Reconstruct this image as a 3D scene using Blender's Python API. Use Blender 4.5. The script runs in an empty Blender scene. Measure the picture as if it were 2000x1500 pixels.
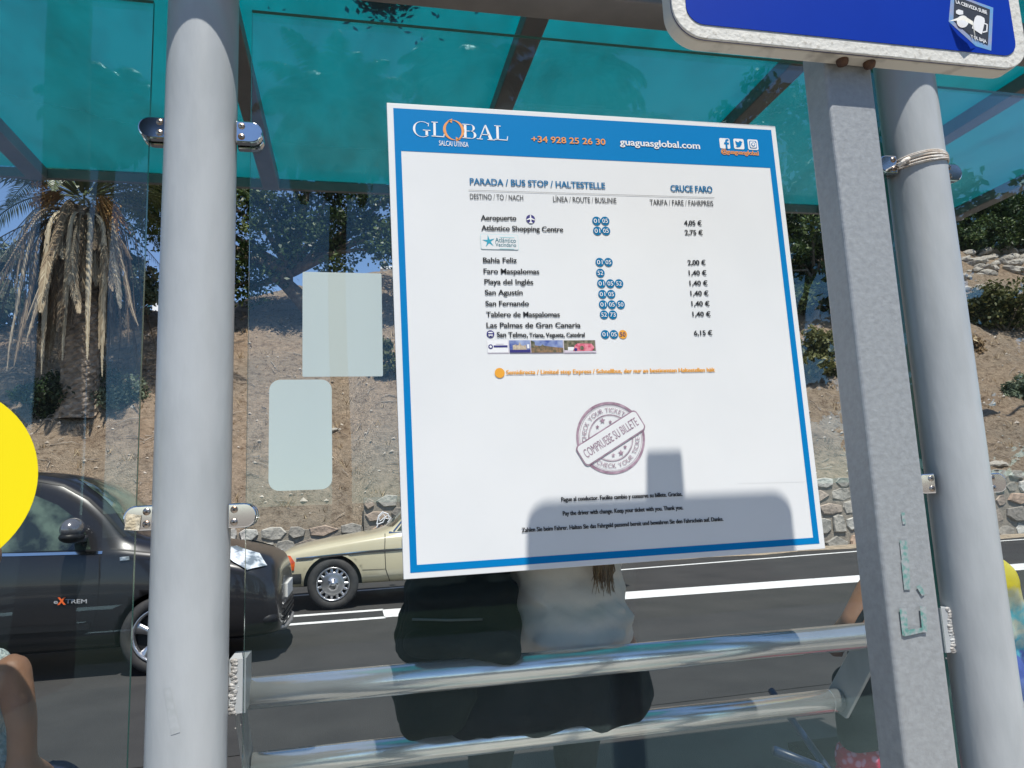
import bpy, bmesh, math, random
import numpy as np
from mathutils import Vector, Matrix, Quaternion
from mathutils.bvhtree import BVHTree
C = bpy.context
SC = C.scene
COL = SC.collection
R = math.radians
PI = math.pi
random.seed(7)
rng = np.random.default_rng(11)

# ------------------------------------------------------------------ camera
F, PCX, PCY, EYE = 1430.0, 1000.0, 750.0, 1.30
def _n(v):
    v = Vector(v); v.normalize(); return v
dX = _n((6600, -60, F)); dZ = _n((-394.8, -9350, F))
dZ = _n(dZ - dX * dX.dot(dZ)); dY = dZ.cross(dX)
if dY.z < 0: dY = -dY
M3 = Matrix((dX, dY, dZ))            # camera (x right, y down, z forward) -> world
cam_d = bpy.data.cameras.new('camera'); cam = bpy.data.objects.new('camera', cam_d); COL.objects.link(cam)
cam_d.sensor_width = 36.0; cam_d.lens = F / 2000 * 36; cam_d.clip_start = 0.05; cam_d.clip_end = 3000
rgt = M3 @ Vector((1, 0, 0)); upv = M3 @ Vector((0, -1, 0)); bck = M3 @ Vector((0, 0, -1))
mw = Matrix.Identity(4)
for i in range(3):
    mw[i][0] = rgt[i]; mw[i][1] = upv[i]; mw[i][2] = bck[i]
mw[0][3], mw[1][3], mw[2][3] = 0, 0, EYE
cam.matrix_world = mw
SC.camera = cam
# ------------------------------------------------------------------ sky, sun, exposure
SUN = Vector((0.17, -1.0, 2.12)).normalized()
w = bpy.data.worlds.new('World'); SC.world = w; w.use_nodes = True
nt = w.node_tree; bg = nt.nodes['Background']
sky = nt.nodes.new('ShaderNodeTexSky'); sky.sky_type = 'NISHITA'; sky.sun_disc = False
sky.sun_elevation = math.asin(SUN.z); sky.sun_rotation = R(170.4)
sky.air_density = 1.0; sky.dust_density = 0.0; sky.ozone_density = 3.0; sky.altitude = 2500
nt.links.new(sky.outputs[0], bg.inputs[0]); bg.inputs[1].default_value = 0.13
sl = bpy.data.lights.new('sun', 'SUN'); sl.energy = 4.8; sl.angle = R(0.53); sl.color = (1, 0.965, 0.90)
so = bpy.data.objects.new('sun', sl); COL.objects.link(so)
so.rotation_euler = SUN.to_track_quat('Z', 'Y').to_euler()
vs = SC.view_settings; vs.view_transform = 'Standard'; vs.look = 'None'; vs.gamma = 1; vs.use_curve_mapping = False
vs.exposure = 0.35
SC.cycles.max_bounces = 10; SC.cycles.transparent_max_bounces = 24; SC.cycles.glossy_bounces = 4
SC.cycles.caustics_reflective = False; SC.cycles.caustics_refractive = False
try: SC.cycles.sample_clamp_indirect = 6
except Exception: pass

# ------------------------------------------------------------------ helpers: measuring
CAMP = Vector((0, 0, EYE))
def ray(px, py): return M3 @ Vector(((px - PCX) / F, (py - PCY) / F, 1))
def AY(px, py, Y):
    r = ray(px, py); return CAMP + r * (Y / r.y)
def AZ(px, py, Z):
    r = ray(px, py); return CAMP + r * ((Z - EYE) / r.z)

# ------------------------------------------------------------------ helpers: objects
def tag(o, label=None, cat=None, group=None, kind=None):
    if label: o['label'] = label
    if cat: o['category'] = cat
    if group: o['group'] = group
    if kind: o['kind'] = kind
    return o
def empty(name, loc=(0, 0, 0), rz=0, label=None, cat=None, group=None):
    o = bpy.data.objects.new(name, None); COL.objects.link(o); o.empty_display_size = .1
    o.location = loc; o.rotation_euler = (0, 0, rz); C.view_layer.update()
    return tag(o, label, cat, group)
def link(name, me, mats, parent=None, smooth=False):
    if not isinstance(mats, (list, tuple)): mats = [mats]
    for m in mats: me.materials.append(m)
    if smooth:
        me.polygons.foreach_set('use_smooth', [True] * len(me.polygons))
    o = bpy.data.objects.new(name, me); COL.objects.link(o)
    if parent is not None: o.parent = parent
    return o
class MB:
    """collects shapes, built as ONE mesh"""
    def __init__(s): s.v = []; s.f = []; s.m = []
    def add(s, vs, fs, mi=0):
        b = len(s.v); s.v += [tuple(v) for v in vs]; s.f += [tuple(b + i for i in f) for f in fs]; s.m += [mi] * len(fs); return s
    def box(s, x0, x1, y0, y1, z0, z1, mi=0):
        return s.add([(x0,y0,z0),(x1,y0,z0),(x1,y1,z0),(x0,y1,z0),(x0,y0,z1),(x1,y0,z1),(x1,y1,z1),(x0,y1,z1)],
                     [(0,3,2,1),(4,5,6,7),(0,1,5,4),(1,2,6,5),(2,3,7,6),(3,0,4,7)], mi)
    def tube(s, pts, rad, n=12, caps=True, mi=0):
        pts = [Vector(p) for p in pts]
        if not isinstance(rad, (list, tuple)): rad = [rad] * len(pts)
        vs = []; prev = None
        for i, p in enumerate(pts):
            t = (pts[min(i + 1, len(pts) - 1)] - pts[max(i - 1, 0)])
            if t.length < 1e-9: t = Vector((0, 0, 1))
            t.normalize()
            if prev is None:
                a = t.orthogonal().normalized()
            else:
                a = prev - t * prev.dot(t)
                a = a.normalized() if a.length > 1e-6 else t.orthogonal().normalized()
            prev = a; b = t.cross(a)
            for k in range(n):
                q = 2 * PI * k / n; vs.append(p + (a * math.cos(q) + b * math.sin(q)) * rad[i])
        fs = []
        for i in range(len(pts) - 1):
            for k in range(n):
                k2 = (k + 1) % n; fs.append((i*n+k, i*n+k2, (i+1)*n+k2, (i+1)*n+k))
        if caps: fs.append(tuple(range(n - 1, -1, -1))); fs.append(tuple((len(pts)-1)*n + k for k in range(n)))
        return s.add(vs, fs, mi)
    def lathe(s, prof, n=32, c=(0,0,0), axis='Z', mi=0, closed=False):
        vs = []
        for (r, h) in prof:
            for k in range(n):
                q = 2*PI*k/n; a, b = r*math.cos(q), r*math.sin(q)
                if axis == 'Z': p = (c[0]+a, c[1]+b, c[2]+h)
                elif axis == 'Y': p = (c[0]+a, c[1]+h, c[2]+b)
                else: p = (c[0]+h, c[1]+a, c[2]+b)
                vs.append(p)
        fs = []
        for i in range(len(prof)-1):
            for k in range(n):
                k2 = (k+1) % n; fs.append((i*n+k, i*n+k2, (i+1)*n+k2, (i+1)*n+k))
        return s.add(vs, fs, mi)
    def sphere(s, c, r, n=10, m=7, mi=0):
        if not isinstance(r, (tuple, list)): r = (r, r, r)
        vs = []; fs = []
        for i in range(m+1):
            t = PI*i/m
            for k in range(n):
                q = 2*PI*k/n; vs.append((c[0]+r[0]*math.sin(t)*math.cos(q), c[1]+r[1]*math.sin(t)*math.sin(q), c[2]+r[2]*math.cos(t)))
        for i in range(m):
            for k in range(n):
                k2 = (k+1) % n; fs.append((i*n+k, (i+1)*n+k, (i+1)*n+k2, i*n+k2))
        return s.add(vs, fs, mi)
    def prism(s, poly, y0, y1, mi=0):
        """polygon in x,z extruded along y (y0 = front, nearer -Y)"""
        n = len(poly)
        vs = [(p[0], y0, p[1]) for p in poly] + [(p[0], y1, p[1]) for p in poly]
        fs = [tuple(range(n)), tuple(range(2*n-1, n-1, -1))] + [(i, i+n, (i+1) % n + n, (i+1) % n) for i in range(n)]
        return s.add(vs, fs, mi)
    def flat(s, poly, y, mi=0): return s.add([(p[0], y, p[1]) for p in poly], [tuple(range(len(poly)))], mi)
    def build(s, name, mats, parent=None, smooth=False, bevel=0, world=True):
        me = bpy.data.meshes.new(name); me.from_pydata(s.v, [], s.f); me.update()
        if any(s.m): me.polygons.foreach_set('material_index', s.m)
        bm = bmesh.new(); bm.from_mesh(me)
        bmesh.ops.remove_doubles(bm, verts=bm.verts, dist=1e-6)
        bmesh.ops.recalc_face_normals(bm, faces=bm.faces); bm.to_mesh(me); bm.free()
        o = link(name, me, mats, parent, smooth)
        if parent is not None and world: o.matrix_parent_inverse = parent.matrix_world.inverted()
        if bevel:
            b = o.modifiers.new('bevel', 'BEVEL'); b.width = bevel; b.segments = 2; b.limit_method = 'ANGLE'; b.angle_limit = R(35)
        return o
def parent_keep(o, p):
    o.parent = p; o.matrix_parent_inverse = p.matrix_world.inverted(); return o
def evaluated(o):
    dg = C.evaluated_depsgraph_get(); return bpy.data.meshes.new_from_object(o.evaluated_get(dg))
def rrect(x0, x1, z0, z1, r, n=6):
    out = []
    for cx, cz, a0 in ((x1-r, z1-r, 0), (x0+r, z1-r, 90), (x0+r, z0+r, 180), (x1-r, z0+r, 270)):
        for k in range(n+1):
            a = R(a0 + 90*k/n); out.append((cx+r*math.cos(a), cz+r*math.sin(a)))
    return out

# ------------------------------------------------------------------ helpers: materials
def mat(name, col, rough=.6, metal=0., spec=.5, col2=None, nscale=8., lo=.35, hi=.65, bump=0., bscale=40., detail=5, rvar=0., coat=0., stretch=None):
    m = bpy.data.materials.new(name); m.use_nodes = True; t = m.node_tree; b = t.nodes['Principled BSDF']
    b.inputs['Base Color'].default_value = (*col, 1); b.inputs['Roughness'].default_value = rough
    b.inputs['Metallic'].default_value = metal; b.inputs['Specular IOR Level'].default_value = spec
    if coat: b.inputs['Coat Weight'].default_value = coat; b.inputs['Coat Roughness'].default_value = .04
    co = t.nodes.new('ShaderNodeTexCoord'); vec = co.outputs['Object']
    if stretch:
        mp = t.nodes.new('ShaderNodeMapping'); mp.inputs['Scale'].default_value = stretch; t.links.new(vec, mp.inputs[0]); vec = mp.outputs[0]
    if col2:
        no = t.nodes.new('ShaderNodeTexNoise'); no.inputs['Scale'].default_value = nscale; no.inputs['Detail'].default_value = detail
        t.links.new(vec, no.inputs['Vector'])
        rp = t.nodes.new('ShaderNodeValToRGB'); rp.color_ramp.elements[0].position = lo; rp.color_ramp.elements[1].position = hi
        rp.color_ramp.elements[0].color = (*col, 1); rp.color_ramp.elements[1].color = (*col2, 1)
        t.links.new(no.outputs['Fac'], rp.inputs[0]); t.links.new(rp.outputs[0], b.inputs['Base Color'])
        if rvar:
            ma = t.nodes.new('ShaderNodeMath'); ma.operation = 'MULTIPLY_ADD'; ma.inputs[1].default_value = rvar; ma.inputs[2].default_value = rough - rvar/2
            t.links.new(no.outputs['Fac'], ma.inputs[0]); t.links.new(ma.outputs[0], b.inputs['Roughness'])
    if bump:
        n2 = t.nodes.new('ShaderNodeTexNoise'); n2.inputs['Scale'].default_value = bscale; n2.inputs['Detail'].default_value = 4
        t.links.new(vec, n2.inputs['Vector'])
        bp = t.nodes.new('ShaderNodeBump'); bp.inputs['Strength'].default_value = bump; bp.inputs['Distance'].default_value = .02
        t.links.new(n2.outputs['Fac'], bp.inputs['Height']); t.links.new(bp.outputs[0], b.inputs['Normal'])
    return m
def glass_mat(name, tint, r0=.06, dust=.02, dustcol=(.55, .6, .65), rough=0.):
    """thin pane: clear transmission, angle dependent mirror reflection, a little dust"""
    m = bpy.data.materials.new(name); m.use_nodes = True; t = m.node_tree; t.nodes.clear()
    out = t.nodes.new('ShaderNodeOutputMaterial'); tr = t.nodes.new('ShaderNodeBsdfTransparent'); tr.inputs[0].default_value = (*tint, 1)
    gl = t.nodes.new('ShaderNodeBsdfGlossy'); gl.inputs['Roughness'].default_value = rough; gl.inputs[0].default_value = (.62, .93, 1, 1)
    df = t.nodes.new('ShaderNodeBsdfDiffuse'); df.inputs[0].default_value = (*dustcol, 1)
    lw = t.nodes.new('ShaderNodeLayerWeight'); lw.inputs[0].default_value = .5
    pw = t.nodes.new('ShaderNodeMath'); pw.operation = 'POWER'; pw.inputs[1].default_value = 2.5
    t.links.new(lw.outputs['Facing'], pw.inputs[0])
    ma = t.nodes.new('ShaderNodeMath'); ma.operation = 'MULTIPLY_ADD'; ma.inputs[1].default_value = 1 - r0; ma.inputs[2].default_value = r0
    t.links.new(pw.outputs[0], ma.inputs[0])
    no = t.nodes.new('ShaderNodeTexNoise'); no.inputs['Scale'].default_value = 2.3; no.inputs['Detail'].default_value = 8; no.inputs['Roughness'].default_value = .65
    co = t.nodes.new('ShaderNodeTexCoord'); t.links.new(co.outputs['Object'], no.inputs['Vector'])
    mr = t.nodes.new('ShaderNodeMapRange'); mr.inputs[1].default_value = .38; mr.inputs[2].default_value = .7; mr.inputs[3].default_value = dust*.35; mr.inputs[4].default_value = dust*1.7
    t.links.new(no.outputs['Fac'], mr.inputs[0])
    mx = t.nodes.new('ShaderNodeMixShader'); t.links.new(mr.outputs[0], mx.inputs[0]); t.links.new(tr.outputs[0], mx.inputs[1]); t.links.new(df.outputs[0], mx.inputs[2])
    m2 = t.nodes.new('ShaderNodeMixShader'); t.links.new(ma.outputs[0], m2.inputs[0]); t.links.new(mx.outputs[0], m2.inputs[1]); t.links.new(gl.outputs[0], m2.inputs[2])
    t.links.new(m2.outputs[0], out.inputs[0]); return m
def roof_mat():
    m = bpy.data.materials.new('teal_sheet'); m.use_nodes = True; t = m.node_tree; t.nodes.clear()
    out = t.nodes.new('ShaderNodeOutputMaterial')
    tl = t.nodes.new('ShaderNodeBsdfTranslucent'); tr = t.nodes.new('ShaderNodeBsdfTransparent'); gl = t.nodes.new('ShaderNodeBsdfGlossy'); gl.inputs['Roughness'].default_value = .12
    co = t.nodes.new('ShaderNodeTexCoord')
    no = t.nodes.new('ShaderNodeTexNoise'); no.inputs['Scale'].default_value = 6; no.inputs['Detail'].default_value = 9; no.inputs['Roughness'].default_value = .7
    mp = t.nodes.new('ShaderNodeMapping'); mp.inputs['Scale'].default_value = (1, .45, 1); t.links.new(co.outputs['Object'], mp.inputs[0]); t.links.new(mp.outputs[0], no.inputs['Vector'])
    rp = t.nodes.new('ShaderNodeValToRGB'); e = rp.color_ramp.elements
    e[0].position = .28; e[0].color = (.0004, .085, .09, 1); e[1].position = .56; e[1].color = (.0004, .150, .168, 1)
    t.links.new(no.outputs['Fac'], rp.inputs[0]); t.links.new(rp.outputs[0], tl.inputs[0])
    tr.inputs[0].default_value = (.004, .24, .26, 1)
    mx = t.nodes.new('ShaderNodeMixShader'); mx.inputs[0].default_value = .13; t.links.new(tl.outputs[0], mx.inputs[1]); t.links.new(tr.outputs[0], mx.inputs[2])
    m2 = t.nodes.new('ShaderNodeMixShader'); m2.inputs[0].default_value = .04; t.links.new(mx.outputs[0], m2.inputs[1]); t.links.new(gl.outputs[0], m2.inputs[2])
    t.links.new(m2.outputs[0], out.inputs[0]); return m
def attr_mat(name, cols, rough=.6, trans=0., bump=0., bscale=30., spec=.3, noise=0.):
    """colour picked per leaf / stone from a random attribute stored on the mesh"""
    m = bpy.data.materials.new(name); m.use_nodes = True; t = m.node_tree; b = t.nodes['Principled BSDF']
    b.inputs['Roughness'].default_value = rough; b.inputs['Specular IOR Level'].default_value = spec
    at = t.nodes.new('ShaderNodeAttribute'); at.attribute_name = 'tone'
    rp = t.nodes.new('ShaderNodeValToRGB'); e = rp.color_ramp.elements
    while len(e) < len(cols): e.new(.5)
    for i, c in enumerate(cols): e[i].position = i/(len(cols)-1); e[i].color = (*c, 1)
    t.links.new(at.outputs['Fac'], rp.inputs[0]); col = rp.outputs[0]
    co = t.nodes.new('ShaderNodeTexCoord')
    if noise:
        no = t.nodes.new('ShaderNodeTexNoise'); no.inputs['Scale'].default_value = bscale*.4; no.inputs['Detail'].default_value = 6; t.links.new(co.outputs['Object'], no.inputs['Vector'])
        mm = t.nodes.new('ShaderNodeMapRange'); mm.inputs[1].default_value = .3; mm.inputs[2].default_value = .7; mm.inputs[3].default_value = 1-noise; mm.inputs[4].default_value = 1+noise
        t.links.new(no.outputs['Fac'], mm.inputs[0])
        vm = t.nodes.new('ShaderNodeVectorMath'); vm.operation = 'SCALE'; t.links.new(col, vm.inputs[0]); t.links.new(mm.outputs[0], vm.inputs['Scale']); col = vm.outputs[0]
    t.links.new(col, b.inputs['Base Color'])
    if bump:
        n2 = t.nodes.new('ShaderNodeTexNoise'); n2.inputs['Scale'].default_value = bscale; n2.inputs['Detail'].default_value = 6; t.links.new(co.outputs['Object'], n2.inputs['Vector'])
        bp = t.nodes.new('ShaderNodeBump'); bp.inputs['Strength'].default_value = bump; bp.inputs['Distance'].default_value = .04
        t.links.new(n2.outputs['Fac'], bp.inputs['Height']); t.links.new(bp.outputs[0], b.inputs['Normal'])
    if trans:
        out = t.nodes['Material Output']; tl = t.nodes.new('ShaderNodeBsdfTranslucent'); t.links.new(col, tl.inputs[0])
        mx = t.nodes.new('ShaderNodeMixShader'); mx.inputs[0].default_value = trans; t.links.new(b.outputs[0], mx.inputs[1]); t.links.new(tl.outputs[0], mx.inputs[2]); t.links.new(mx.outputs[0], out.inputs[0])
    return m
def set_tone(me, vals):
    a = me.attributes.new('tone', 'FLOAT', 'FACE'); a.data.foreach_set('value', np.asarray(vals, dtype=np.float32))

GREYP = mat('grey_paint', (.425, .445, .455), .36, col2=(.34, .36, .37), nscale=5, lo=.42, hi=.75, detail=9, spec=.45, bump=.06, bscale=18, rvar=.25, stretch=(2.5, 2.5, .8))
ALU = mat('brushed_tube', (.92, .91, .89), .17, .72, col2=(.84, .84, .82), nscale=14, bump=.02, bscale=200)
CHROME = mat('polished_steel', (.75, .75, .76), .07, 1.0, col2=(.62, .62, .64), nscale=12)
SCREW = mat('screw_steel', (.5, .48, .45), .3, 1.0, col2=(.3, .2, .13), nscale=60)
WELD = mat('weld_bead', (.50, .51, .51), .6, .1, col2=(.36, .33, .30), nscale=40, bump=.6, bscale=90)
RAFT = mat('rafter_paint', (.24, .22, .205), .5, col2=(.17, .155, .145), nscale=6)
GALV = mat('galvanised_steel', (.31, .32, .325), .45, .2, col2=(.375, .39, .395), nscale=110, lo=.3, hi=.72, detail=6, bump=.08, bscale=120, rvar=.2)
GLASS = glass_mat('pane_glass', (.98, .992, .985), .031, .003)
GEDGE = mat('pane_edge', (.05, .22, .17), .15, spec=.8)
TEAL = roof_mat()
TEALC = glass_mat('teal_underside', (.55, .93, .93), .01, .02, (.02, .25, .25), .4)
WHITEP = mat('board_white', (.745, .75, .745), .45, spec=.3, col2=(.70, .71, .71), nscale=3, detail=8)
PB = mat('print_blue', (.0, .19, .47), .6, spec=.1)
PBD = mat('print_petrol', (.005, .15, .33), .45)
PK = mat('print_black', (.018, .018, .02), .5)
PW = mat('print_white', (.80, .80, .80), .45)
PO = mat('print_orange', (.78, .30, .07), .5)
PA = mat('print_amber', (.80, .36, .03), .5)
PN = mat('print_navy', (.03, .025, .17), .5)
PT = mat('print_teal', (.02, .33, .45), .5)
PM = mat('print_mauve', (.25, .15, .20), .6, col2=(.42, .30, .36), nscale=90)
PG = mat('print_grey', (.25, .25, .26), .6)
# ------------------------------------------------------------------ text
_tc = bpy.data.curves.new('text_source', 'FONT'); _to = bpy.data.objects.new('text_source', _tc); COL.objects.link(_to)
_cache = {}
def glyphs(s, bold=0., spacing=1.):
    """flat text as (verts2d, faces), baseline y=0, starts at x=0, capital height 0.682"""
    k = (s, bold, spacing)
    if k in _cache: return _cache[k]
    _tc.body = s; _tc.offset = bold; _tc.resolution_u = 3; _tc.fill_mode = 'FRONT'; _tc.space_character = spacing
    C.view_layer.update()
    me = evaluated(_to)
    v = [(p.co.x, p.co.y) for p in me.vertices]; f = [tuple(p.vertices) for p in me.polygons]
    bpy.data.meshes.remove(me)
    x0 = min(p[0] for p in v); v = [(p[0]-x0, p[1]) for p in v]
    _cache[k] = (v, f, max(p[0] for p in v)); return _cache[k]
def put_text(mb, s, A, B, cap, up, out, bold=.015, lift=.0012, mi=0):
    """lay text from world point A to B (baseline ends); cap = capital height in metres"""
    v, f, wd = glyphs(s, bold)
    A = Vector(A); B = Vector(B); d = (B - A); sx = 1.0/wd; sy = cap/.682
    mb.add([A + d*(p[0]*sx) + up*(p[1]*sy) + out*lift for p in v], f, mi)

# ------------------------------------------------------------------ bus shelter
PY, PR, PXL, PXR = 1.5, .069, -.30, 1.405
shelter = empty('bus_shelter', (0.55, 1.5, .15), 0, 'glass backed bus shelter with round grey posts and a flat teal see-through roof', 'bus shelter')
for x in (-2.02, PXL, PXR, 2.72):
    m = MB(); m.lathe([(PR, .15), (PR, 2.50 if abs(x-.55) > 2 else 2.455)], 48, (x, PY, 0)); m.lathe([(.11, .15), (.11, .162), (PR, .163)], 32, (x, PY, 0))
    o = m.build('post', GREYP, shelter, True)
    for p in o.data.polygons: p.use_smooth = abs(p.normal.z) < .5
MB().box(-2.1, 2.8, 1.405, 1.497, 2.392, 2.453).build('beam', RAFT, shelter, bevel=.004)
RX = [-1.85, -1.068, -.29, .451, 1.230, 2.02, 2.68]
for x in RX:
    MB().box(x-.029, x+.029, 1.405, 2.695, 2.455, 2.500).build('rafter', RAFT, shelter, bevel=.003)
for a, b in zip(RX[:-1], RX[1:]):
    m = MB(); n = 8
    m.box(a+.0003, b-.0003, 1.3345, 2.712, 2.503, 2.511); m.m = [1, 0, 1, 1, 1, 1]; m.build('roof_panel', [TEAL, TEALC], shelter)
MB().box(-1.98, 2.75, 2.700, 2.718, 2.468, 2.5015).build('roof_edge', RAFT, shelter)
MB().box(-1.98, 2.75, 1.324, 1.334, 2.4965, 2.5125).build('roof_edge', RAFT, shelter)  # unseen back trim, added to even out the roof's shade on the posts
def pane(x0, x1, z0, z1):
    m = MB(); m.box(x0, x1, 1.495, 1.505, z0, z1); m.m = [1, 1, 0, 1, 0, 1]
    return m.build('glass_pane', [GLASS, GEDGE], shelter)
pane(-1.9, -.3975, .32, 2.345); pane(-.2035, 1.31, .32, 2.345); pane(1.492, 2.61, .32, 2.312)
def clamp(x, z, sgn):
    """D shaped glass clamp; round end points to sgn"""
    poly = []
    for k in range(13):
        a = -PI/2 + PI*k/12; poly.append((x + sgn*(.002 + .023*math.cos(a)), z + .023*math.sin(a)))
    poly += [(x - sgn*.027, z + .023), (x - sgn*.027, z - .023)]
    if sgn < 0: poly.reverse()
    m = MB(); m.prism(poly, 1.477, 1.4945); m.prism(poly, 1.5055, 1.523)
    o = m.build('glass_clamp', CHROME, shelter, bevel=.0025)
    for dz in (-.0115, .0115):
        s = MB(); s.lathe([(0, -.0012), (.0062, -.0012), (.0068, 0), (.0068, .004)], 20, (x - sgn*.0155, 1.4758, z + dz), 'Y')
        s.lathe([(.0001, -.0016), (.0022, -.0016), (.0024, -.0002)], 6, (x - sgn*.0155, 1.4757, z + dz), 'Y', 1)
        parent_keep(s.build('screw', [SCREW, PK], None, True), o)
clamp(-.389, 2.056, -1); clamp(-.203, 2.058, 1); clamp(-.389, 1.288, -1); clamp(-.206, 1.285, 1)
clamp(1.304, 2.076, -1); clamp(1.495, 2.065, 1); clamp(1.296, 1.288, -1); clamp(1.496, 1.283, 1)
# leaning rails behind the glass
def rail(x0, x1, y, z, r):
    m = MB(); m.tube([(x0, y, z), (x1, y, z)], r, 40)
    m.tube([(x1-.03, y, z), (x1-.028, y, z)], r+.0006, 40, False)
    o = m.build('leaning_rail', ALU, shelter)
    for p in o.data.polygons: p.use_smooth = abs(p.normal.x) < .5
rail(-.212, 1.30, 1.62, .932, .0305); rail(-.222, 1.222, 1.785, .742, .0285)
def arm_plate(x):
    m = MB(); poly = [(1.600, .905), (1.655, .955), (1.83, .76), (1.83, .715), (1.77, .70)]
    n = len(poly); vs = [(x, p[0], p[1]) for p in poly] + [(x+.010, p[0], p[1]) for p in poly]
    m.add(vs, [tuple(range(n)), tuple(range(2*n-1, n-1, -1))] + [(i, i+n, (i+1) % n+n, (i+1) % n) for i in range(n)])
    m.build('rail_bracket', GREYP, shelter, bevel=.002)
arm_plate(1.226); arm_plate(-.235)
def weld(x, y, z, sgn):
    m = MB(); m.box(min(x, x+sgn*.03), max(x, x+sgn*.03), y-.004, y+.075, z-.048, z+.05)
    for k in range(16):
        m.sphere((x + sgn*(.005+random.random()*.006), y-.003-random.random()*.001, z-.046+k*.0062), (.006+random.random()*.002, .0035, .0050), 10, 6, 1)
    for k in range(14):
        m.sphere((x + sgn*random.uniform(-.02, .03), y-.003, z-random.uniform(-.03, .075)), random.uniform(.0008, .0018), 6, 4, 1)
    m.build('weld_plate', [GREYP, WELD], shelter)
weld(-.234, 1.535, .966, 1); weld(1.338, 1.50, .955, -1)
# old tape residue low on the left post
TAPE = mat('tape_residue', (.36, .38, .385), .7, col2=(.40, .42, .43), nscale=60, lo=.4, hi=.6)
def on_post(px, py, xc, rad):
    d = ray(px, py); ox, oy = -xc, -PY; a_ = d.x*d.x + d.y*d.y; b_ = ox*d.x + oy*d.y; c_ = ox*ox + oy*oy - rad*rad
    q = max(0, b_*b_ - a_*c_); return CAMP + d*((-b_ - math.sqrt(q))/a_)
def residue(name, quad, mt, k=6):
    m = MB(); A, B, C_, D = quad; vs = []
    for i in range(k+1):
        for j in range(k+1):
            u, v = i/k, j/k; px = (A[0]*(1-u)+B[0]*u)*(1-v) + (D[0]*(1-u)+C_[0]*u)*v; py = (A[1]*(1-u)+B[1]*u)*(1-v) + (D[1]*(1-u)+C_[1]*u)*v; vs.append(on_post(px, py, PXL, PR+.0007))
    m.add(vs, [(i*(k+1)+j, (i+1)*(k+1)+j, (i+1)*(k+1)+j+1, i*(k+1)+j+1) for i in range(k) for j in range(k)]); m.build(name, mt, shelter, True)
residue('tape_mark', ((319, 1345), (333, 1342), (352, 1430), (334, 1436)), TAPE)
# wire tie round the right post
m = MB()
for k in range(7):
    ph = random.random()*6; tl = random.uniform(-.012, .012); pts = []
    for i in range(41):
        a = 2*PI*i/40; rr = PR + .0035 + .0012*math.sin(3*a+ph)
        pts.append((PXR + rr*math.cos(a), PY + rr*math.sin(a), 2.082 + (k-3)*.0026 + tl*math.sin(a+.6) - .012*math.cos(a)*-.6))
    m.tube(pts, .0019, 6, False)
m.tube([(1.345, 1.455, 2.082), (1.325, 1.448, 2.072), (1.316, 1.46, 2.062)], .005, 8)
TIE = mat('tie_wire', (.78, .75, .70), .8, col2=(.62, .52, .43), nscale=30, bump=.3, bscale=150)
tag(m.build('wire_tie', TIE, None, True), 'dirty white wire wound several times round the right round post', 'wire tie')
# leaf litter lying on the roof
lp = AZ(752, -4, 2.515); m = MB()
LEAFD = mat('dry_leaf', (.06, .04, .025), .8, col2=(.11, .08, .04), nscale=20)
for k in range(420):
    q = random.gauss(0, 1); x = lp.x + q*.026; y = lp.y + random.gauss(0, 1)*.028
    if k > 370: x = lp.x + random.gauss(0, .11); y = lp.y + abs(random.gauss(0, .09))*(1 if random.random() < .7 else -1)
    z = 2.513 + random.random()*.02*math.exp(-(q*q)); a = random.random()*6.3; l = random.uniform(.006, .016)
    c, s = math.cos(a)*l, math.sin(a)*l
    m.add([(x-c, y-s, z), (x+s*.4, y-c*.4, z+.003), (x+c, y+s, z+.001), (x-s*.4, y+c*.4, z+.004)], [(0, 1, 2, 3)])
tag(m.build('dry_leaves', LEAFD), 'dark heap of dry leaves lying on top of the teal roof', 'leaves', None, 'stuff')

# blank stickers behind the glass, yellow disc, paper scrap
FROST = mat('blank_sticker', (.88, .92, .85), .5, col2=(.84, .88, .82), nscale=2.5, stretch=(3, 1, .4))
def on_glass(name, poly, y0, y1, m, label, cat, group=None):
    mb = MB(); mb.prism(poly, y0, y1); return tag(mb.build(name, m), label, cat, group)
a, b = AY(591, 529, 1.5062), AY(748, 735, 1.5062)
on_glass('blank_sticker', rrect(a.x, b.x, b.z, a.z-.002, .003), 1.5056, 1.5066, FROST, 'larger pale green blank sticker with square corners, left of the bus board', 'sticker', 'blank stickers on the glass')
a, b = AY(526, 742, 1.5062), AY(649, 955, 1.5062)
on_glass('blank_sticker', rrect(a.x, b.x, b.z, a.z, .021), 1.5056, 1.5066, FROST, 'smaller pale green blank sticker with rounded corners, below the square one', 'sticker', 'blank stickers on the glass')
YEL = mat('yellow_vinyl', (.90, .72, .002), .45, spec=.3)
on_glass('round_sticker', [(-.738+.175*math.cos(2*PI*k/72), 1.371+.173*math.sin(2*PI*k/72)) for k in range(72)], 1.4935, 1.4945, YEL, 'bright yellow round sticker on the left glass pane', 'sticker')
PAPER = mat('old_paper', (.66, .60, .47), .8, col2=(.48, .40, .27), nscale=60, bump=.5, bscale=60)
P4 = [AY(x, y, 1.4755) for x, y in ((248, 1003), (276, 1007), (272, 1036), (243, 1035))]
on_glass('paper_scrap', [(p.x, p.z) for p in reversed(P4)], 1.4745, 1.4766, PAPER, 'torn scrap of beige paper stuck on the lower left glass clamp', 'paper')

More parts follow.
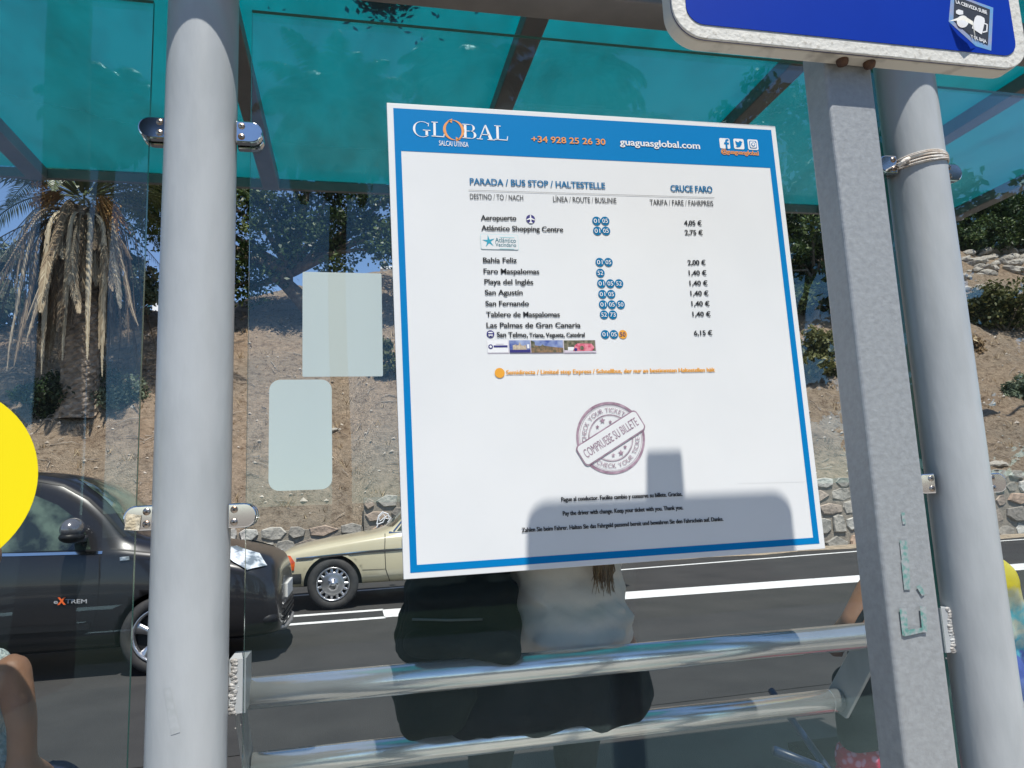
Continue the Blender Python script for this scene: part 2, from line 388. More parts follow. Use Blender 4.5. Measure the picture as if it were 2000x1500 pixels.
# ------------------------------------------------------------------ bus information board
BY = 1.484
OUT = Vector((0, -1, 0))
def PB_(px, py): return AY(px, py, BY)
QTL, QTR, QBR, QBL = [PB_(*p) for p in ((755.2, 200.4), (1514, 246), (1612, 1071.5), (788.4, 1132))]
board = empty('bus_info_board', ((QBL.x+QBR.x)/2, BY, QBL.z), 0, 'white square timetable board with blue border mounted on the shelter glass', 'information board')
UPV = ((QTL - QBL) + (QTR - QBR)).normalized()
RTV = ((QTR - QTL) + (QBR - QBL)).normalized()
PPM = (QTR-QTL).length / 759.5           # rough metres per photo pixel, top edge
m = MB(); m.prism([(p.x, p.z) for p in (QTL, QTR, QBR, QBL)], BY, 1.4945); m.build('panel', WHITEP, board, bevel=.0008)
o_, i_ = [(768, 211), (1506, 254), (1600.4, 1061.6), (801.4, 1119)], [(783.6, 294.8), (1504, 328), (1588, 1050), (814.4, 1103.3)]
i_[1] = (1504, 328)
m = MB(); q = [PB_(*p) + OUT*.0004 for p in o_ + i_]
m.add(q, [(0, 1, 5, 4), (1, 2, 6, 5), (2, 3, 7, 6), (3, 0, 4, 7)]); m.build('blue_border', PB, board)
def mppx(px, py):                        # metres per photo pixel (vertical) at a board point
    return (PB_(px, py) - PB_(px, py+1)).length
def btext(name, s, x0, y0, x1, y1, cap, m, bold=.012, extra=None):
    mb = MB(); put_text(mb, s, PB_(x0, y0), PB_(x1, y1), cap*mppx(x0, y0), UPV, OUT, min(bold, .010))
    if bold > .0115: put_text(mb, s, PB_(x0+.55, y0), PB_(x1+.55, y1), cap*mppx(x0, y0), UPV, OUT, .010, .0015)
    if extra: extra(mb)
    return mb.build(name, m, board)
def bdisc(mb, px, py, r, lift=.0012, n=28, mi=0, r0=0, a0=0, a1=360):
    c = PB_(px, py); s = mppx(px, py)
    if r0 == 0 and a1 - a0 >= 360:
        mb.add([c + (RTV*math.cos(2*PI*k/n) + UPV*math.sin(2*PI*k/n))*r*s + OUT*lift for k in range(n)], [tuple(range(n))], mi)
    else:
        vs = []
        for k in range(n+1):
            a = R(a0 + (a1-a0)*k/n); d = RTV*math.cos(a) + UPV*math.sin(a); ri = r0(k/n) if callable(r0) else r0; ro = r(k/n) if callable(r) else r
            vs += [c + d*ri*s + OUT*lift, c + d*ro*s + OUT*lift]
        mb.add(vs, [(2*k, 2*k+1, 2*k+3, 2*k+2) for k in range(n)], mi)
def bpoly(mb, cx, cy, pts, lift=.0012, mi=0, sc=1., rot=0.):
    """polygon given in photo-pixel units around a board point (x right, y up)"""
    c = PB_(cx, cy); s = mppx(cx, cy)*sc; cr, sr = math.cos(rot), math.sin(rot)
    mb.add([c + RTV*((p[0]*cr-p[1]*sr)*s) + UPV*((p[0]*sr+p[1]*cr)*s) + OUT*lift for p in pts], [tuple(range(len(pts)))], mi)
def brect(mb, cx, cy, x0, x1, y0, y1, lift=.0012, mi=0, rot=0.): bpoly(mb, cx, cy, [(x0, y0), (x1, y0), (x1, y1), (x0, y1)], lift, mi, 1, rot)
# header word mark in drawn serif capitals
wm = MB(); ROT = math.atan2(245.6-236.4, 185)*-1
def serif(ch, px, base, w_, h_):
    """one serif capital; box w_ x h_ photo pixels, lower left corner at (px, base)"""
    def P(pts): bpoly(wm, px, base, [(p[0]*w_, p[1]*h_) for p in pts], .0012, 0, 1, ROT*.5)
    def arc(cx, cy, rx, ry, a0, a1, tmin, tmax, n=22):
        for k in range(n):
            qs = []
            for a, s_ in ((a0+(a1-a0)*k/n, 0), (a0+(a1-a0)*k/n, 1), (a0+(a1-a0)*(k+1)/n, 1), (a0+(a1-a0)*(k+1)/n, 0)):
                t = tmin + (tmax-tmin)*abs(math.cos(R(a)))**1.6; f = 1 if s_ else 1 - t
                fy = 1 if s_ else 1 - (tmin if True else t)*1.0
                qs.append((cx + rx*f*math.cos(R(a)), cy + ry*fy*math.sin(R(a))))
            P(qs)
    if ch == 'G':
        arc(.55, .5, .52, .52, 48, 312, .06, .24); P([(.72, 0.1), (.86, .16), (.86, .46), (.72, .46)]); P([(.58, .43), (1.0, .43), (1.0, .48), (.58, .48)]); P([(.86, .72), (.9, .72), (.92, .98), (.88, .9)])
    if ch == 'L':
        P([(.14, .03), (.32, .03), (.32, .97), (.14, .97)]); P([(0, .95), (.48, .95), (.48, 1), (0, 1)]); P([(0, 0), (.95, 0), (.95, .06), (0, .06)]); P([(.90, .05), (.97, .05), (1.0, .30), (.95, .30)])
    if ch == 'B':
        P([(.12, .03), (.30, .03), (.30, .97), (.12, .97)]); P([(0, .95), (.55, .95), (.55, 1), (0, 1)]); P([(0, 0), (.6, 0), (.6, .05), (0, .05)]); P([(.3, .5), (.6, .5), (.6, .545), (.3, .545)])
        arc(.52, .75, .38, .25, -90, 90, .09, .42, 14); arc(.54, .265, .46, .275, -90, 90, .09, .40, 14)
    if ch == 'A':
        P([(.14, .04), (.20, .04), (.50, .92), (.47, 1.02)]); P([(.70, .04), (.90, .04), (.54, 1.02), (.46, 1.0)]); P([(.26, .32), (.72, .32), (.70, .37), (.28, .37)]); P([(0, 0), (.34, 0), (.34, .05), (0, .05)]); P([(.6, 0), (1.02, 0), (1.02, .05), (.6, .05)])
serif('G', 805.6, 266, 33, 29.5); serif('L', 843, 266.8, 24, 29); serif('B', 903, 270, 26, 28); serif('A', 931, 272, 33, 28.5); serif('L', 966, 273.2, 25, 28)
put_text(wm, 'SALCAI UTINSA', PB_(857.6, 284.4), PB_(915, 287.8), 9.6*mppx(880, 280), UPV, OUT, .006)
wm.build('company_name', PW, board)
ring = MB()
bdisc(ring, 886, 254.5, lambda t: 19.5, r0=lambda t: 19.5-.6-4.6*math.sin(PI*min(1, t*1.05)), a0=100, a1=285, n=26)
bdisc(ring, 886, 254.5, lambda t: 19.5, r0=lambda t: 19.5-.6-4.6*math.sin(PI*min(1, t*1.05)), a0=-75, a1=100, n=26)
bpoly(ring, 880, 236.5, [(-6, 0), (3, 4.5), (2.2, -4)]); bpoly(ring, 893, 272, [(6, -.5), (-2.5, 4), (-2.5, -4.5)])
ring.build('ring_emblem', PO, board)
btext('phone_number', '+34 928 25 26 30', 1038, 277.6, 1182, 283.4, 11.5, PO, .016)
btext('web_address', 'guaguasglobal.com', 1210.6, 283.5, 1366.6, 291.5, 12.6, PW, .014)
btext('account_name', '@guaguasglobal', 1408, 299.5, 1481, 304, 8, PO)
for k, (cx, cy) in enumerate(((1415.2, 280.5), (1442.7, 281.6), (1470.2, 283))):
    m = MB(); bpoly(m, cx, cy, rrect(-10.2, 10.2, -10, 10, 2.8, 4), .0010)
    if k == 0:
        bpoly(m, cx, cy, [(1, -10), (4.6, -10), (4.6, -1.5), (7.8, -1.5), (8.2, 1.8), (4.6, 1.8), (4.6, 4.2), (5.4, 5.4), (8, 5.4), (8, 8.4), (4.2, 8.4), (1.8, 7.0), (1, 4.5), (1, 1.8), (-1.6, 1.8), (-1.6, -1.5), (1, -1.5)], .0016, 1)
    elif k == 1:
        bpoly(m, cx, cy, [(-7.5, -5.4), (-3, -6.6), (2, -5), (5, -1), (5.8, 2.4), (7.6, 4.6), (5.6, 4.4), (4, 6), (1.2, 5.8), (-.2, 3.2), (-3.2, 3.6), (-6.6, 6), (-6.8, 3), (-5.4, .6), (-6.8, .8), (-5.4, -2), (-3.6, -3.2), (-5, -4.4)], .0016, 1)
    else:
        for r_, li, mm in ((7.2, .0014, 1), (6.0, .0018, 0)): bpoly(m, cx, cy, rrect(-r_, r_, -r_, r_, 2.4, 4), li, mm)
        bdisc(m, cx, cy, 3.8, .0022, 20, 1); bdisc(m, cx, cy, 2.5, .0026, 20, 0); bdisc(m, cx+4.3, cy-4.3, .9, .0022, 8, 1)
    m.build('social_icon', [PW, PB], board)
btext('stop_heading', 'PARADA / BUS STOP / HALTESTELLE', 917.6, 360.4, 1181.6, 369, 12, PBD, .018)
btext('stop_name', 'CRUCE FARO', 1309.6, 374, 1391, 376.4, 12, PBD, .018)
m = MB(); q = [PB_(*p) + OUT*.0012 for p in ((915, 371.2), (1395, 386), (1395, 386.9), (915, 372.1))]; m.add(q, [(0, 1, 2, 3)]); m.build('heading_rule', PG, board)
for s, x0, y0, x1, y1 in (('DESTINO / TO / NACH', 918, 389, 1022, 392), ('L\u00cdNEA / ROUTE / BUSLINIE', 1080.4, 394.4, 1204, 397.4), ('TARIFA / FARE / FAHRPREIS', 1269.4, 400.6, 1393, 402.8)):
    btext('column_heading', s, x0, y0, x1, y1, 10.4, PK, .004)
for s, x0, y0, x1, y1 in (('Aeropuerto', 939, 430.2, 1008, 430.8), ('Atl\u00e1ntico Shopping Centre', 940, 450, 1099.4, 453), ('Bah\u00eda Feliz', 943.4, 513, 1009, 513.2), ('Faro Maspalomas', 944.4, 534.4, 1052.8, 535.2),
        ('Playa del Ingl\u00e9s', 946, 555, 1041, 555.6), ('San Agust\u00edn', 947, 576, 1020.4, 576), ('San Fernando', 948, 597.6, 1032.6, 597.4), ('Tablero de Maspalomas', 949.4, 618.8, 1093, 618.8), ('Las Palmas de Gran Canaria', 950, 640, 1133.4, 639.6), ('San Telmo,', 970.4, 658.4, 1030.4, 658.6)):
    btext('destination', s, x0, y0, x1, y1, 9.6, PK, .02)
btext('destination', 'Triana, Vegueta, Catedral', 1033.6, 658.4, 1141.6, 657.8, 8, PK, .016)
for s, x0, y0, x1, y1 in (('4,05 \u20ac', 1336, 440, 1370, 440.6), ('2,75 \u20ac', 1337.4, 458.4, 1372, 459), ('2,00 \u20ac', 1343, 517.4, 1377.6, 517.4), ('1,40 \u20ac', 1345, 537.6, 1379.4, 537.6), ('1,40 \u20ac', 1346.6, 557.6, 1381.6, 557.6), ('1,40 \u20ac', 1348.4, 577.4, 1383.4, 577.4), ('1,40 \u20ac', 1350.4, 597.6, 1385.4, 597.6), ('1,40 \u20ac', 1352.4, 618, 1387.4, 618), ('6,15 \u20ac', 1355.4, 655, 1390.6, 654.6)):
    btext('fare', s, x0, y0, x1, y1, 9, PK, .018)
def badge(px, py, s, amber=False):
    m = MB(); bdisc(m, px, py, 8.5, .0010); put_text(m, s, PB_(px-5.4, py+4), PB_(px+5.4, py+4), 8*mppx(px, py), UPV, OUT, .004, .0016, 1)
    m.build('route_badge', [PA, PN] if amber else [PBB, PW], board)
PBB = mat('print_badge_blue', (.0, .155, .33), .6, spec=.15)
for y, L in ((431.8, ((1165, '01'), (1181.6, '05'))), (451.2, ((1166.6, '01'), (1183.2, '05'))), (512.4, ((1171.2, '01'), (1188, '05'))), (533.4, ((1172.4, '52'),)), (554, ((1174.4, '01'), (1191.8, '05'), (1208.8, '52'))),
             (574.8, ((1176.6, '01'), (1193.4, '05'))), (595, ((1177.8, '01'), (1194.8, '05'), (1212, '50'))), (614.8, ((1179.6, '52'), (1196.8, '73'))), (653.2, ((1181.8, '01'), (1198.8, '05')))):
    for x, s in L: badge(x, y, s)
badge(1216.2, 653.2, '50', True)
# pictograms
m = MB(); bdisc(m, 1036.2, 428.4, 8.6, .0010, mi=0)
bpoly(m, 1036.2, 428.4, [(-.9, 8), (.9, 8), (1.3, 2.6), (8, -.9), (8, -2.6), (1.3, -.6), (1.1, -5), (3.4, -6.9), (3.4, -8), (-3.4, -8), (-3.4, -6.9), (-1.1, -5), (-1.3, -.6), (-8, -2.6), (-8, -.9), (-1.3, 2.6)], .0016, 1)
m.build('airport_icon', [PN, PW], board)
m = MB(); bdisc(m, 957.8, 652.6, 7.4, .0010, mi=0); bpoly(m, 957.8, 652.6, rrect(-4.4, 4.4, -3.4, 4.2, 1.6, 3), .0016, 1); brect(m, 957.8, 652.6, -4.4, 4.4, -.4, 1.6, .0020, 0); brect(m, 957.8, 652.6, -3.6, -2, -4.8, -3, .0016, 1); brect(m, 957.8, 652.6, 2, 3.6, -4.8, -3, .0016, 1)
m.build('bus_icon', [PN, PW], board)
m = MB(); bpoly(m, 975.6, 473, rrect(-36, 36, -15, 15, 3, 3), .0008, 2); bpoly(m, 975.6, 473, rrect(-35.3, 35.3, -14.3, 14.3, 2.6, 3), .0011, 1)
st = []
for k in range(10): a = PI/2 + .12 + k*PI/5; rr = 12.5 if k % 2 == 0 else 3.6; st.append((rr*math.cos(a), rr*math.sin(a)))
bpoly(m, 954.5, 471.5, st, .0015, 0)
for s, x0, y0, x1, y1, c_, mi_ in (('Atl\u00e1ntico', 967, 473.2, 1007.6, 474.6, 8.6, 3), ('Vecindario', 967.6, 481.6, 1008, 482.8, 7.4, 3)): put_text(m, s, PB_(x0, y0), PB_(x1, y1), c_*mppx(x0, y0), UPV, OUT, .002, .0015, mi_)
brect(m, 990, 464, -14, 14, -.7, .7, .0015, 2); brect(m, 990, 486.2, -14, 14, -.6, .6, .0015, 2)
PCY_ = mat('print_pale_cyan', (.45, .70, .72), .5); PTB = mat('print_deep_teal', (.01, .16, .21), .5)
m.build('shopping_logo', [PT, WHITEP, PCY_, PTB], board)
# four small pictures
PSK = mat('print_sky', (.05, .09, .32), .5, col2=(.35, .42, .60), nscale=45); PHO = mat('print_stone', (.62, .52, .38), .5, col2=(.35, .27, .2), nscale=120)
PRE = mat('print_red', (.55, .04, .11), .5, col2=(.75, .28, .33), nscale=130); PGR = mat('print_green', (.05, .06, .03), .5, col2=(.25, .22, .15), nscale=150); PBR = mat('print_brown', (.32, .19, .10), .5, col2=(.10, .09, .05), nscale=140)
PLI = mat('print_lilac', (.62, .55, .62), .6)
PM_ = [PSK, PHO, PRE, PGR, PBR, PW, PN, PLI]
for k, (x0, x1) in enumerate(((951.8, 992.4), (994.8, 1035.8), (1036.8, 1100), (1101, 1163.4))):
    m = MB(); cx = (x0+x1)/2; cy = 676.8; hw = (x1-x0)/2
    brect(m, cx, cy, -hw, hw+1.4, -13.6, 12, .0006, 7)
    if k == 0:
        brect(m, cx, cy, -hw, hw, -12, 12, .0009, 5); bdisc(m, cx-14, cy+.5, 4.6, .0013, 14, 6); bdisc(m, cx-14, cy+.5, 2.4, .0016, 12, 5); brect(m, cx, cy, -8, 19, -1.8, 2, .0013, 6); brect(m, cx, cy, -3, 12, 4.2, 5, .0013, 7)
    if k == 1:
        brect(m, cx, cy, -hw, hw, -12, 12, .0009, 0); bpoly(m, cx, cy, [(-14, -7), (-14, 2), (-8, 4), (-5, 2), (-2, 3), (0, 9), (2, 3), (6, 1), (12, 3), (13, -7)], .0013, 1); brect(m, cx, cy, -hw, hw, -12, -6.5, .0015, 6); brect(m, cx, cy, 14, 18.5, -4, 4, .0014, 5)
    if k == 2:
        brect(m, cx, cy, -hw, hw, -12, 12, .0009, 0); bpoly(m, cx, cy, [(-hw, -12), (hw, -12), (hw, -3), (10, -1), (-6, 1.5), (-14, 1), (-hw, 3)], .0013, 4); bpoly(m, cx, cy, [(-hw, -2), (-24, -2), (-24, 9), (-hw, 12)], .0015, 3); bpoly(m, cx, cy, [(-14, 0), (-9, 4), (-4, 0)], .0015, 3)
    if k == 3:
        brect(m, cx, cy, -hw, hw, -12, 12, .0009, 3); bpoly(m, cx, cy, [(-hw, -12), (hw, -12), (hw, -9), (-hw, -7)], .0012, 7); bpoly(m, cx, cy, [(-14, -9), (24, -9), (29, -2), (24, 5), (-4, 6), (-10, 2)], .0014, 2); brect(m, cx, cy, -24, -12, -8, -1, .0014, 5); bdisc(m, cx+4, cy+3, 4.2, .0017, 12, 3); bdisc(m, cx-8, cy+6, 3, .0017, 12, 6)
    m.build('picture', PM_, board)
m = MB(); bdisc(m, 975.8, 728.6, 9.8); m.build('amber_dot', PA, board)
btext('express_note', 'Semidirecta / Limited stop Express / Schnellbus, der nur an bestimmten Haltestellen h\u00e4lt', 988.6, 731.4, 1395.6, 725.8, 8, PA, .02)
# ticket stamp
m = MB(); scx, scy = 1193, 855
bdisc(m, scx, scy, 70.5, .0008, 64, 0, 65.5); bdisc(m, scx, scy, 63.6, .0008, 64, 0, 63); bdisc(m, scx, scy, 46, .0008, 56, 0, 44.6); bdisc(m, scx, scy, 43.6, .0008, 56, 0, 43.1)
ctr = PB_(scx, scy); S_ = mppx(scx, scy)
def arc_text(s, rad, a_mid, flip, cap):
    adv = []
    for ch in s: adv.append(.30 if ch == ' ' else glyphs(ch, .0)[2] + .10)
    k_ = cap/.682; tot = sum(adv)*k_; a = tot/2
    for ch, w_ in zip(s, adv):
        mid = a - w_*k_/2; a -= w_*k_
        if ch == ' ': continue
        ang = R(a_mid) + (mid if not flip else -mid)/rad
        d = RTV*math.cos(ang) + UPV*math.sin(ang); tan = RTV*math.sin(ang) - UPV*math.cos(ang)
        up_ = d if not flip else -d; rt_ = tan if not flip else -tan
        v, f, wd = glyphs(ch, .0)
        org = ctr + d*(rad - (cap/2 if not flip else -cap/2))*S_
        m.add([org + rt_*((p[0]-wd/2)*k_*S_) + up_*(p[1]*k_*S_) + OUT*.0012 for p in v], f)
arc_text('CHECK YOUR TICKET', 54.5, 121, False, 8.6); arc_text('CHECK YOUR TICKET', 54.5, -59, True, 8.6)
sr = R(28.8)
for ux, uy, r_ in ((-15, 34, 6.6), (1, 31, 4.2), (-26, 22, 4.4), (18, -30, 6.6), (2, -34, 4.4), (27.5, -19, 4.4)):
    bpoly(m, scx, scy, [(ux + (r_ if k % 2 == 0 else r_*.42)*math.cos(PI/2+k*PI/5), uy + (r_ if k % 2 == 0 else r_*.42)*math.sin(PI/2+k*PI/5)) for k in range(10)], .0012)
bpoly(m, scx, scy, rrect(-74, 74, -22.5, 22.5, 9), .0016, 0, 1, sr); bpoly(m, scx, scy, rrect(-71.6, 71.6, -20, 20, 7.5), .0020, 1, 1, sr)
A_ = ctr + (RTV*math.cos(sr) + UPV*math.sin(sr))*(-64*S_) - (UPV*math.cos(sr) - RTV*math.sin(sr))*(8*S_); B_ = A_ + (RTV*math.cos(sr) + UPV*math.sin(sr))*(128*S_)
put_text(m, 'COMPRUEBE SU BILLETE', A_, B_, 17*S_, UPV*math.cos(sr) - RTV*math.sin(sr), OUT, .0, .0024)
m.build('ticket_stamp', [PM, WHITEP], board)
for s, x0, y0, x1, y1 in (('Pague al conductor. Facilite cambio y conserve su billete. Gracias.', 1096, 979.6, 1332, 968.6), ('Pay the driver with change. Keep your ticket with you. Thank you.', 1099, 1007, 1333.6, 995), ('Zahlen Sie beim Fahrer. Halten Sie das Fahrgeld passend bereit und bewahren Sie den Fahrschein auf. Danke.', 1019, 1039.4, 1412, 1017.2)):
    btext('fare_notice', s, x0, y0, x1, y1, 8.4, PK, .014)
m = MB(); q = [PB_(*p) + OUT*.0006 for p in ((1440, 944), (1572, 940.4), (1572, 940.8), (1440, 944.4))]; m.add(q, [(0, 1, 2, 3)]); m.build('film_seam', mat('seam', (.62, .62, .62), .5), board)

# ------------------------------------------------------------------ blue bus stop sign on its galvanised post
sign = empty('bus_stop_sign', (.745, .925, .15), 0, 'blue square bus stop sign with white rim on a square galvanised post', 'bus stop sign')
GX0, GX1, GY0, GY1 = .705, .787, .90, .955
m = MB(); poly = rrect(GX0, GX1, GY0, GY1, .006, 4); n = len(poly)
m.add([(p[0], p[1], .15) for p in poly] + [(p[0], p[1], 2.505) for p in poly], [tuple(range(n-1, -1, -1)), tuple(range(n, 2*n))] + [(i, (i+1) % n, (i+1) % n + n, i+n) for i in range(n)])
m.build('post', GALV, sign)
GRAF = mat('green_marker', (.11, .28, .245), .6, col2=(.345, .36, .365), nscale=130, lo=.38, hi=.60)
_sk = [0]
def stroke(pts, wpx, m):
    for (a, b) in zip(pts[:-1], pts[1:]):
        _sk[0] += 1; A, B = AY(*a, GY0-.0008-.0003*_sk[0]), AY(*b, GY0-.0008-.0003*_sk[0]); d = (B-A).normalized(); nn = Vector((-d.z, 0, d.x))*wpx*.00062
        m.add([A-nn-d*nn.length*.5, A+nn-d*nn.length*.5, B+nn*.8+d*nn.length*.4, B-nn*.8+d*nn.length*.4], [(0, 1, 2, 3)])
for pts, w_ in ((((1764, 1003), (1766, 1022)), 5), (((1765, 1060), (1768, 1098), (1772, 1148)), 10), (((1795, 1146), (1803, 1160)), 6), (((1764, 1192), (1768, 1238)), 9), (((1768, 1237), (1808, 1229)), 6), (((1803, 1188), (1806, 1232)), 8)):
    m = MB(); stroke(pts, w_, m); m.build('marker_stroke', GRAF, sign)
SY = .868                                   # front of the sign
sx0, sx1 = AY(1312, 5, SY).x, AY(2001, 70, SY).x
sz0 = AY(1660, 103, SY).z; sz1 = sz0 + .60
WRIM = mat('sign_rim', (.66, .64, .58), .5, col2=(.45, .42, .36), nscale=120, lo=.55, hi=.72, bump=.15, bscale=120)
BLUE = mat('sign_blue', (.0, .028, .31), .5, spec=.15, col2=(.0, .034, .35), nscale=4)
BACK = mat('sign_box', (.62, .58, .50), .55, col2=(.36, .33, .28), nscale=22, lo=.58, hi=.75)
DKL = mat('sign_seam', (.02, .02, .12), .4)
m = MB(); m.prism(rrect(sx0, sx1, sz0, sz1, .048, 10), SY, SY+.004); m.build('rim', WRIM, sign, bevel=.0012)
m = MB(); m.prism(rrect(sx0+.001, sx1-.001, sz0+.001, sz1-.001, .047, 10), SY+.0042, SY+.0062); m.build('seam', DKL, sign)
m = MB(); m.prism(rrect(sx0-.0005, sx1+.0005, sz0-.0005, sz1+.0005, .048, 10), SY+.0064, SY+.031); m.build('box', BACK, sign, bevel=.003)
bz0 = AY(1660, 78, SY).z; rim_w = bz0 - sz0
m = MB(); m.prism(rrect(sx0+rim_w, sx1-rim_w, bz0, sz1-rim_w, .026, 8), SY-.0012, SY-.0002); m.build('face', BLUE, sign)
RUST = mat('rusty_bolt', (.09, .05, .035), .8, .3, col2=(.20, .10, .05), nscale=40, bump=.4, bscale=60)
for px, py in ((1645, 119), (1698, 126)):
    p = AY(px, py, SY+.018); m = MB(); m.lathe([(0, -.008), (.0075, -.007), (.009, -.002), (.009, .003)], 14, (p.x, p.y, sz0-.001), 'Z'); m.build('bolt', RUST, sign, True)
# peeling beer sticker on the sign
stk = empty('peeling_sticker', AY(1897, 50, SY), 0, 'peeling black sticker with a beer mug on the blue sign', 'sticker')
STB = mat('sticker_black', (.03, .035, .045), .5); STE = mat('sticker_edge', (.13, .33, .58), .5, col2=(.40, .33, .42), nscale=25); STW = mat('sticker_white', (.78, .78, .78), .5); STP = mat('sticker_back', (.62, .60, .52), .7, col2=(.45, .44, .40), nscale=40)
def SP(px, py, l=.0): return AY(px, py, SY-.0015) + OUT*l
m = MB(); m.add([SP(*p) for p in ((1858, -14), (1940, 15), (1936, 99), (1906, 90), (1853, 42))] + [SP(*p, -.0008) for p in ((1858, -14), (1940, 15), (1936, 99), (1906, 90), (1853, 42))], [(0, 1, 2, 3, 4), (9, 8, 7, 6, 5)] + [(i, i+5, (i+1) % 5+5, (i+1) % 5) for i in range(5)]); m.build('sticker_sheet', STE, stk)
m = MB(); m.add([SP(*p, .0006) for p in ((1864, -8), (1933, 19), (1929, 88), (1900, 74), (1862, 40))], [(0, 1, 2, 3, 4)]); m.build('black_field', STB, stk)
m = MB()
put_text(m, 'LA CERVEZA SUBE', SP(1866, 7), SP(1927, 29), .0060, Vector((0, 0, 1)), OUT, .03, .0012)
put_text(m, 'Y OL BAJA', SP(1895, 74.5), SP(1926, 85), .0054, Vector((0, 0, 1)), OUT, .03, .0012)
m.add([SP(*p, .0012) for p in ((1897, 56), (1903, 35), (1907, 31), (1914, 32), (1921, 36), (1922.5, 42), (1917, 66), (1915.5, 68))], [tuple(range(8))])
for a, b in (((1920, 46), (1927, 49)), ((1927, 48), (1926, 63)), ((1926, 62), (1918, 64))):
    A, B = SP(*a, .0012), SP(*b, .0012); d = (B-A).normalized(); nn = Vector((-d.z, 0, d.x))*.0011; m.add([A-nn, A+nn, B+nn, B-nn], [(0, 1, 2, 3)])
m.add([SP(*p, .0012) for p in ((1866, 22), (1871, 19), (1880, 22), (1880, 29), (1872, 30), (1866, 27))], [tuple(range(6))])
m.add([SP(1879+11.5*math.cos(2*PI*k/20), 43+12*math.sin(2*PI*k/20), .0012) for k in range(20)], [tuple(range(20))])
m.build('white_print', STW, stk)
m = MB(); m.add([SP(1853, 42, .001), SP(1870, 40, .012), SP(1887, 52, .013), SP(1894, 70, .010), SP(1906, 90, .001), SP(1880, 64, .019), SP(1866, 52, .016)], [(0, 6, 1), (1, 6, 5, 2), (2, 5, 3), (3, 5, 4)])
m.build('curled_corner', STP, stk)
# ------------------------------------------------------------------ ground, road, hill
def structure(name, mb, m, smooth=False): return tag(mb.build(name, m, None, smooth), kind='structure')
ASPH = mat('asphalt', (.036, .0355, .035), .85, col2=(.054, .052, .050), nscale=1.6, detail=10, lo=.3, hi=.75, bump=.5, bscale=160, spec=.25)
ASPH2 = mat('asphalt_patch', (.031, .031, .031), .88, col2=(.042, .042, .041), nscale=2, bump=.4, bscale=160, spec=.25)
PAVE = mat('pavement_tarmac', (.085, .083, .08), .85, col2=(.062, .061, .06), nscale=3, bump=.3, bscale=90)
EARTH = mat('far_earth', (.24, .19, .14), .95, col2=(.17, .14, .10), nscale=.2)
LINE = mat('road_paint', (.72, .72, .70), .65, col2=(.34, .34, .33), nscale=16, lo=.52, hi=.78, detail=9, bump=.2, bscale=120)
structure('ground', MB().box(-1500, 1500, -1500, 1500, -.5, -.06), EARTH)
structure('road', MB().box(-90, 90, 2.9, 13.3, -.3, 0), ASPH)
structure('pavement', MB().box(-40, 40, -.70, 2.75, -.3, .15), mat('bounce_paving', (.40, .37, .33), .85, col2=(.32, .295, .26), nscale=3, bump=.3, bscale=90))  # unseen paving, kept pale and warm to bounce light onto the board
structure('footway', MB().box(-40, 40, -3.5, -.702, -.3, .147), PAVE)
structure('kerb', MB().box(-40, 40, 2.752, 2.898, -.3, .148), mat('kerb_stone', (.36, .35, .33), .8, col2=(.27, .26, .24), nscale=9, bump=.3, bscale=60))
GRASS = mat('verge_soil', (.022, .036, .010), .95, col2=(.045, .055, .018), nscale=3, bump=.8, bscale=50)
structure('grass_verge', MB().box(-40, 40, -5.0, -3.502, -.3, .145), GRASS)
structure('car_park', MB().box(-60, 60, -40, -5.002, -.3, .02), ASPH)
m = MB()
m.box(-9, -3.2, -8.5, -8.1, .0203, .0248); m.box(-3.75, -3.15, -7.0, -6.9, .0203, .0248); m.box(-2.85, -2.3, -6.1, -6.0, .0203, .0248)
structure('car_park_markings', m, LINE)
def line_pts(name, pts, wd, z=.004):
    m = MB(); vs = []
    for (x, y) in pts: vs += [(x, y-wd/2, z), (x, y+wd/2, z)]
    m.add(vs, [(2*i, 2*i+2, 2*i+3, 2*i+1) for i in range(len(pts)-1)]); return structure(name, m, LINE)
# far edge line (two lanes opening to the right), centre line
line_pts('edge_line', [(-60, 11.2), (-3, 11.3), (-.755, 11.38), (4.374, 11.95), (9.469, 12.45), (13, 12.62), (60, 12.7)], .13)
cA, cB = AZ(1205, 1146, 0), AZ(1205, 1168, 0)
cw = abs(cB.y - cA.y)
line_pts('centre_line', [(.32, 9.02), (3.2, 9.02), (8.5, 8.97), (60, 8.9)], .62)
line_pts('centre_line', [(-40, 9.46), (.33, 9.33)], .14); line_pts('centre_line', [(-40, 8.74), (.33, 8.71)], .14)
m = MB(); m.add([(-14, 8.81, .003), (.32, 8.78, .003), (.32, 9.26, .003), (-14, 9.39, .003)], [(0, 1, 2, 3)]); structure('road_patch', m, ASPH2)
m = MB(); m.add([(-2.2, 4.3, .0035), (9, 4.7, .0035), (9, 6.6, .0035), (-2.2, 6.3, .0035)], [(0, 1, 2, 3)]); structure('road_patch', m, ASPH2)
SANDM = mat('wall_foot_sand', (.36, .29, .21), .95, col2=(.22, .18, .13), nscale=9, bump=.4, bscale=40)
m = MB(); vs = []
for k in range(161):
    x = -40 + k*.5; e = 13.02 + .10*math.sin(k*1.7) + .07*math.sin(k*.77+1); vs += [(x, e, .0035), (x, 13.30, .06)]
m.add(vs, [(2*i, 2*i+2, 2*i+3, 2*i+1) for i in range(160)]); structure('sand_strip', m, SANDM)

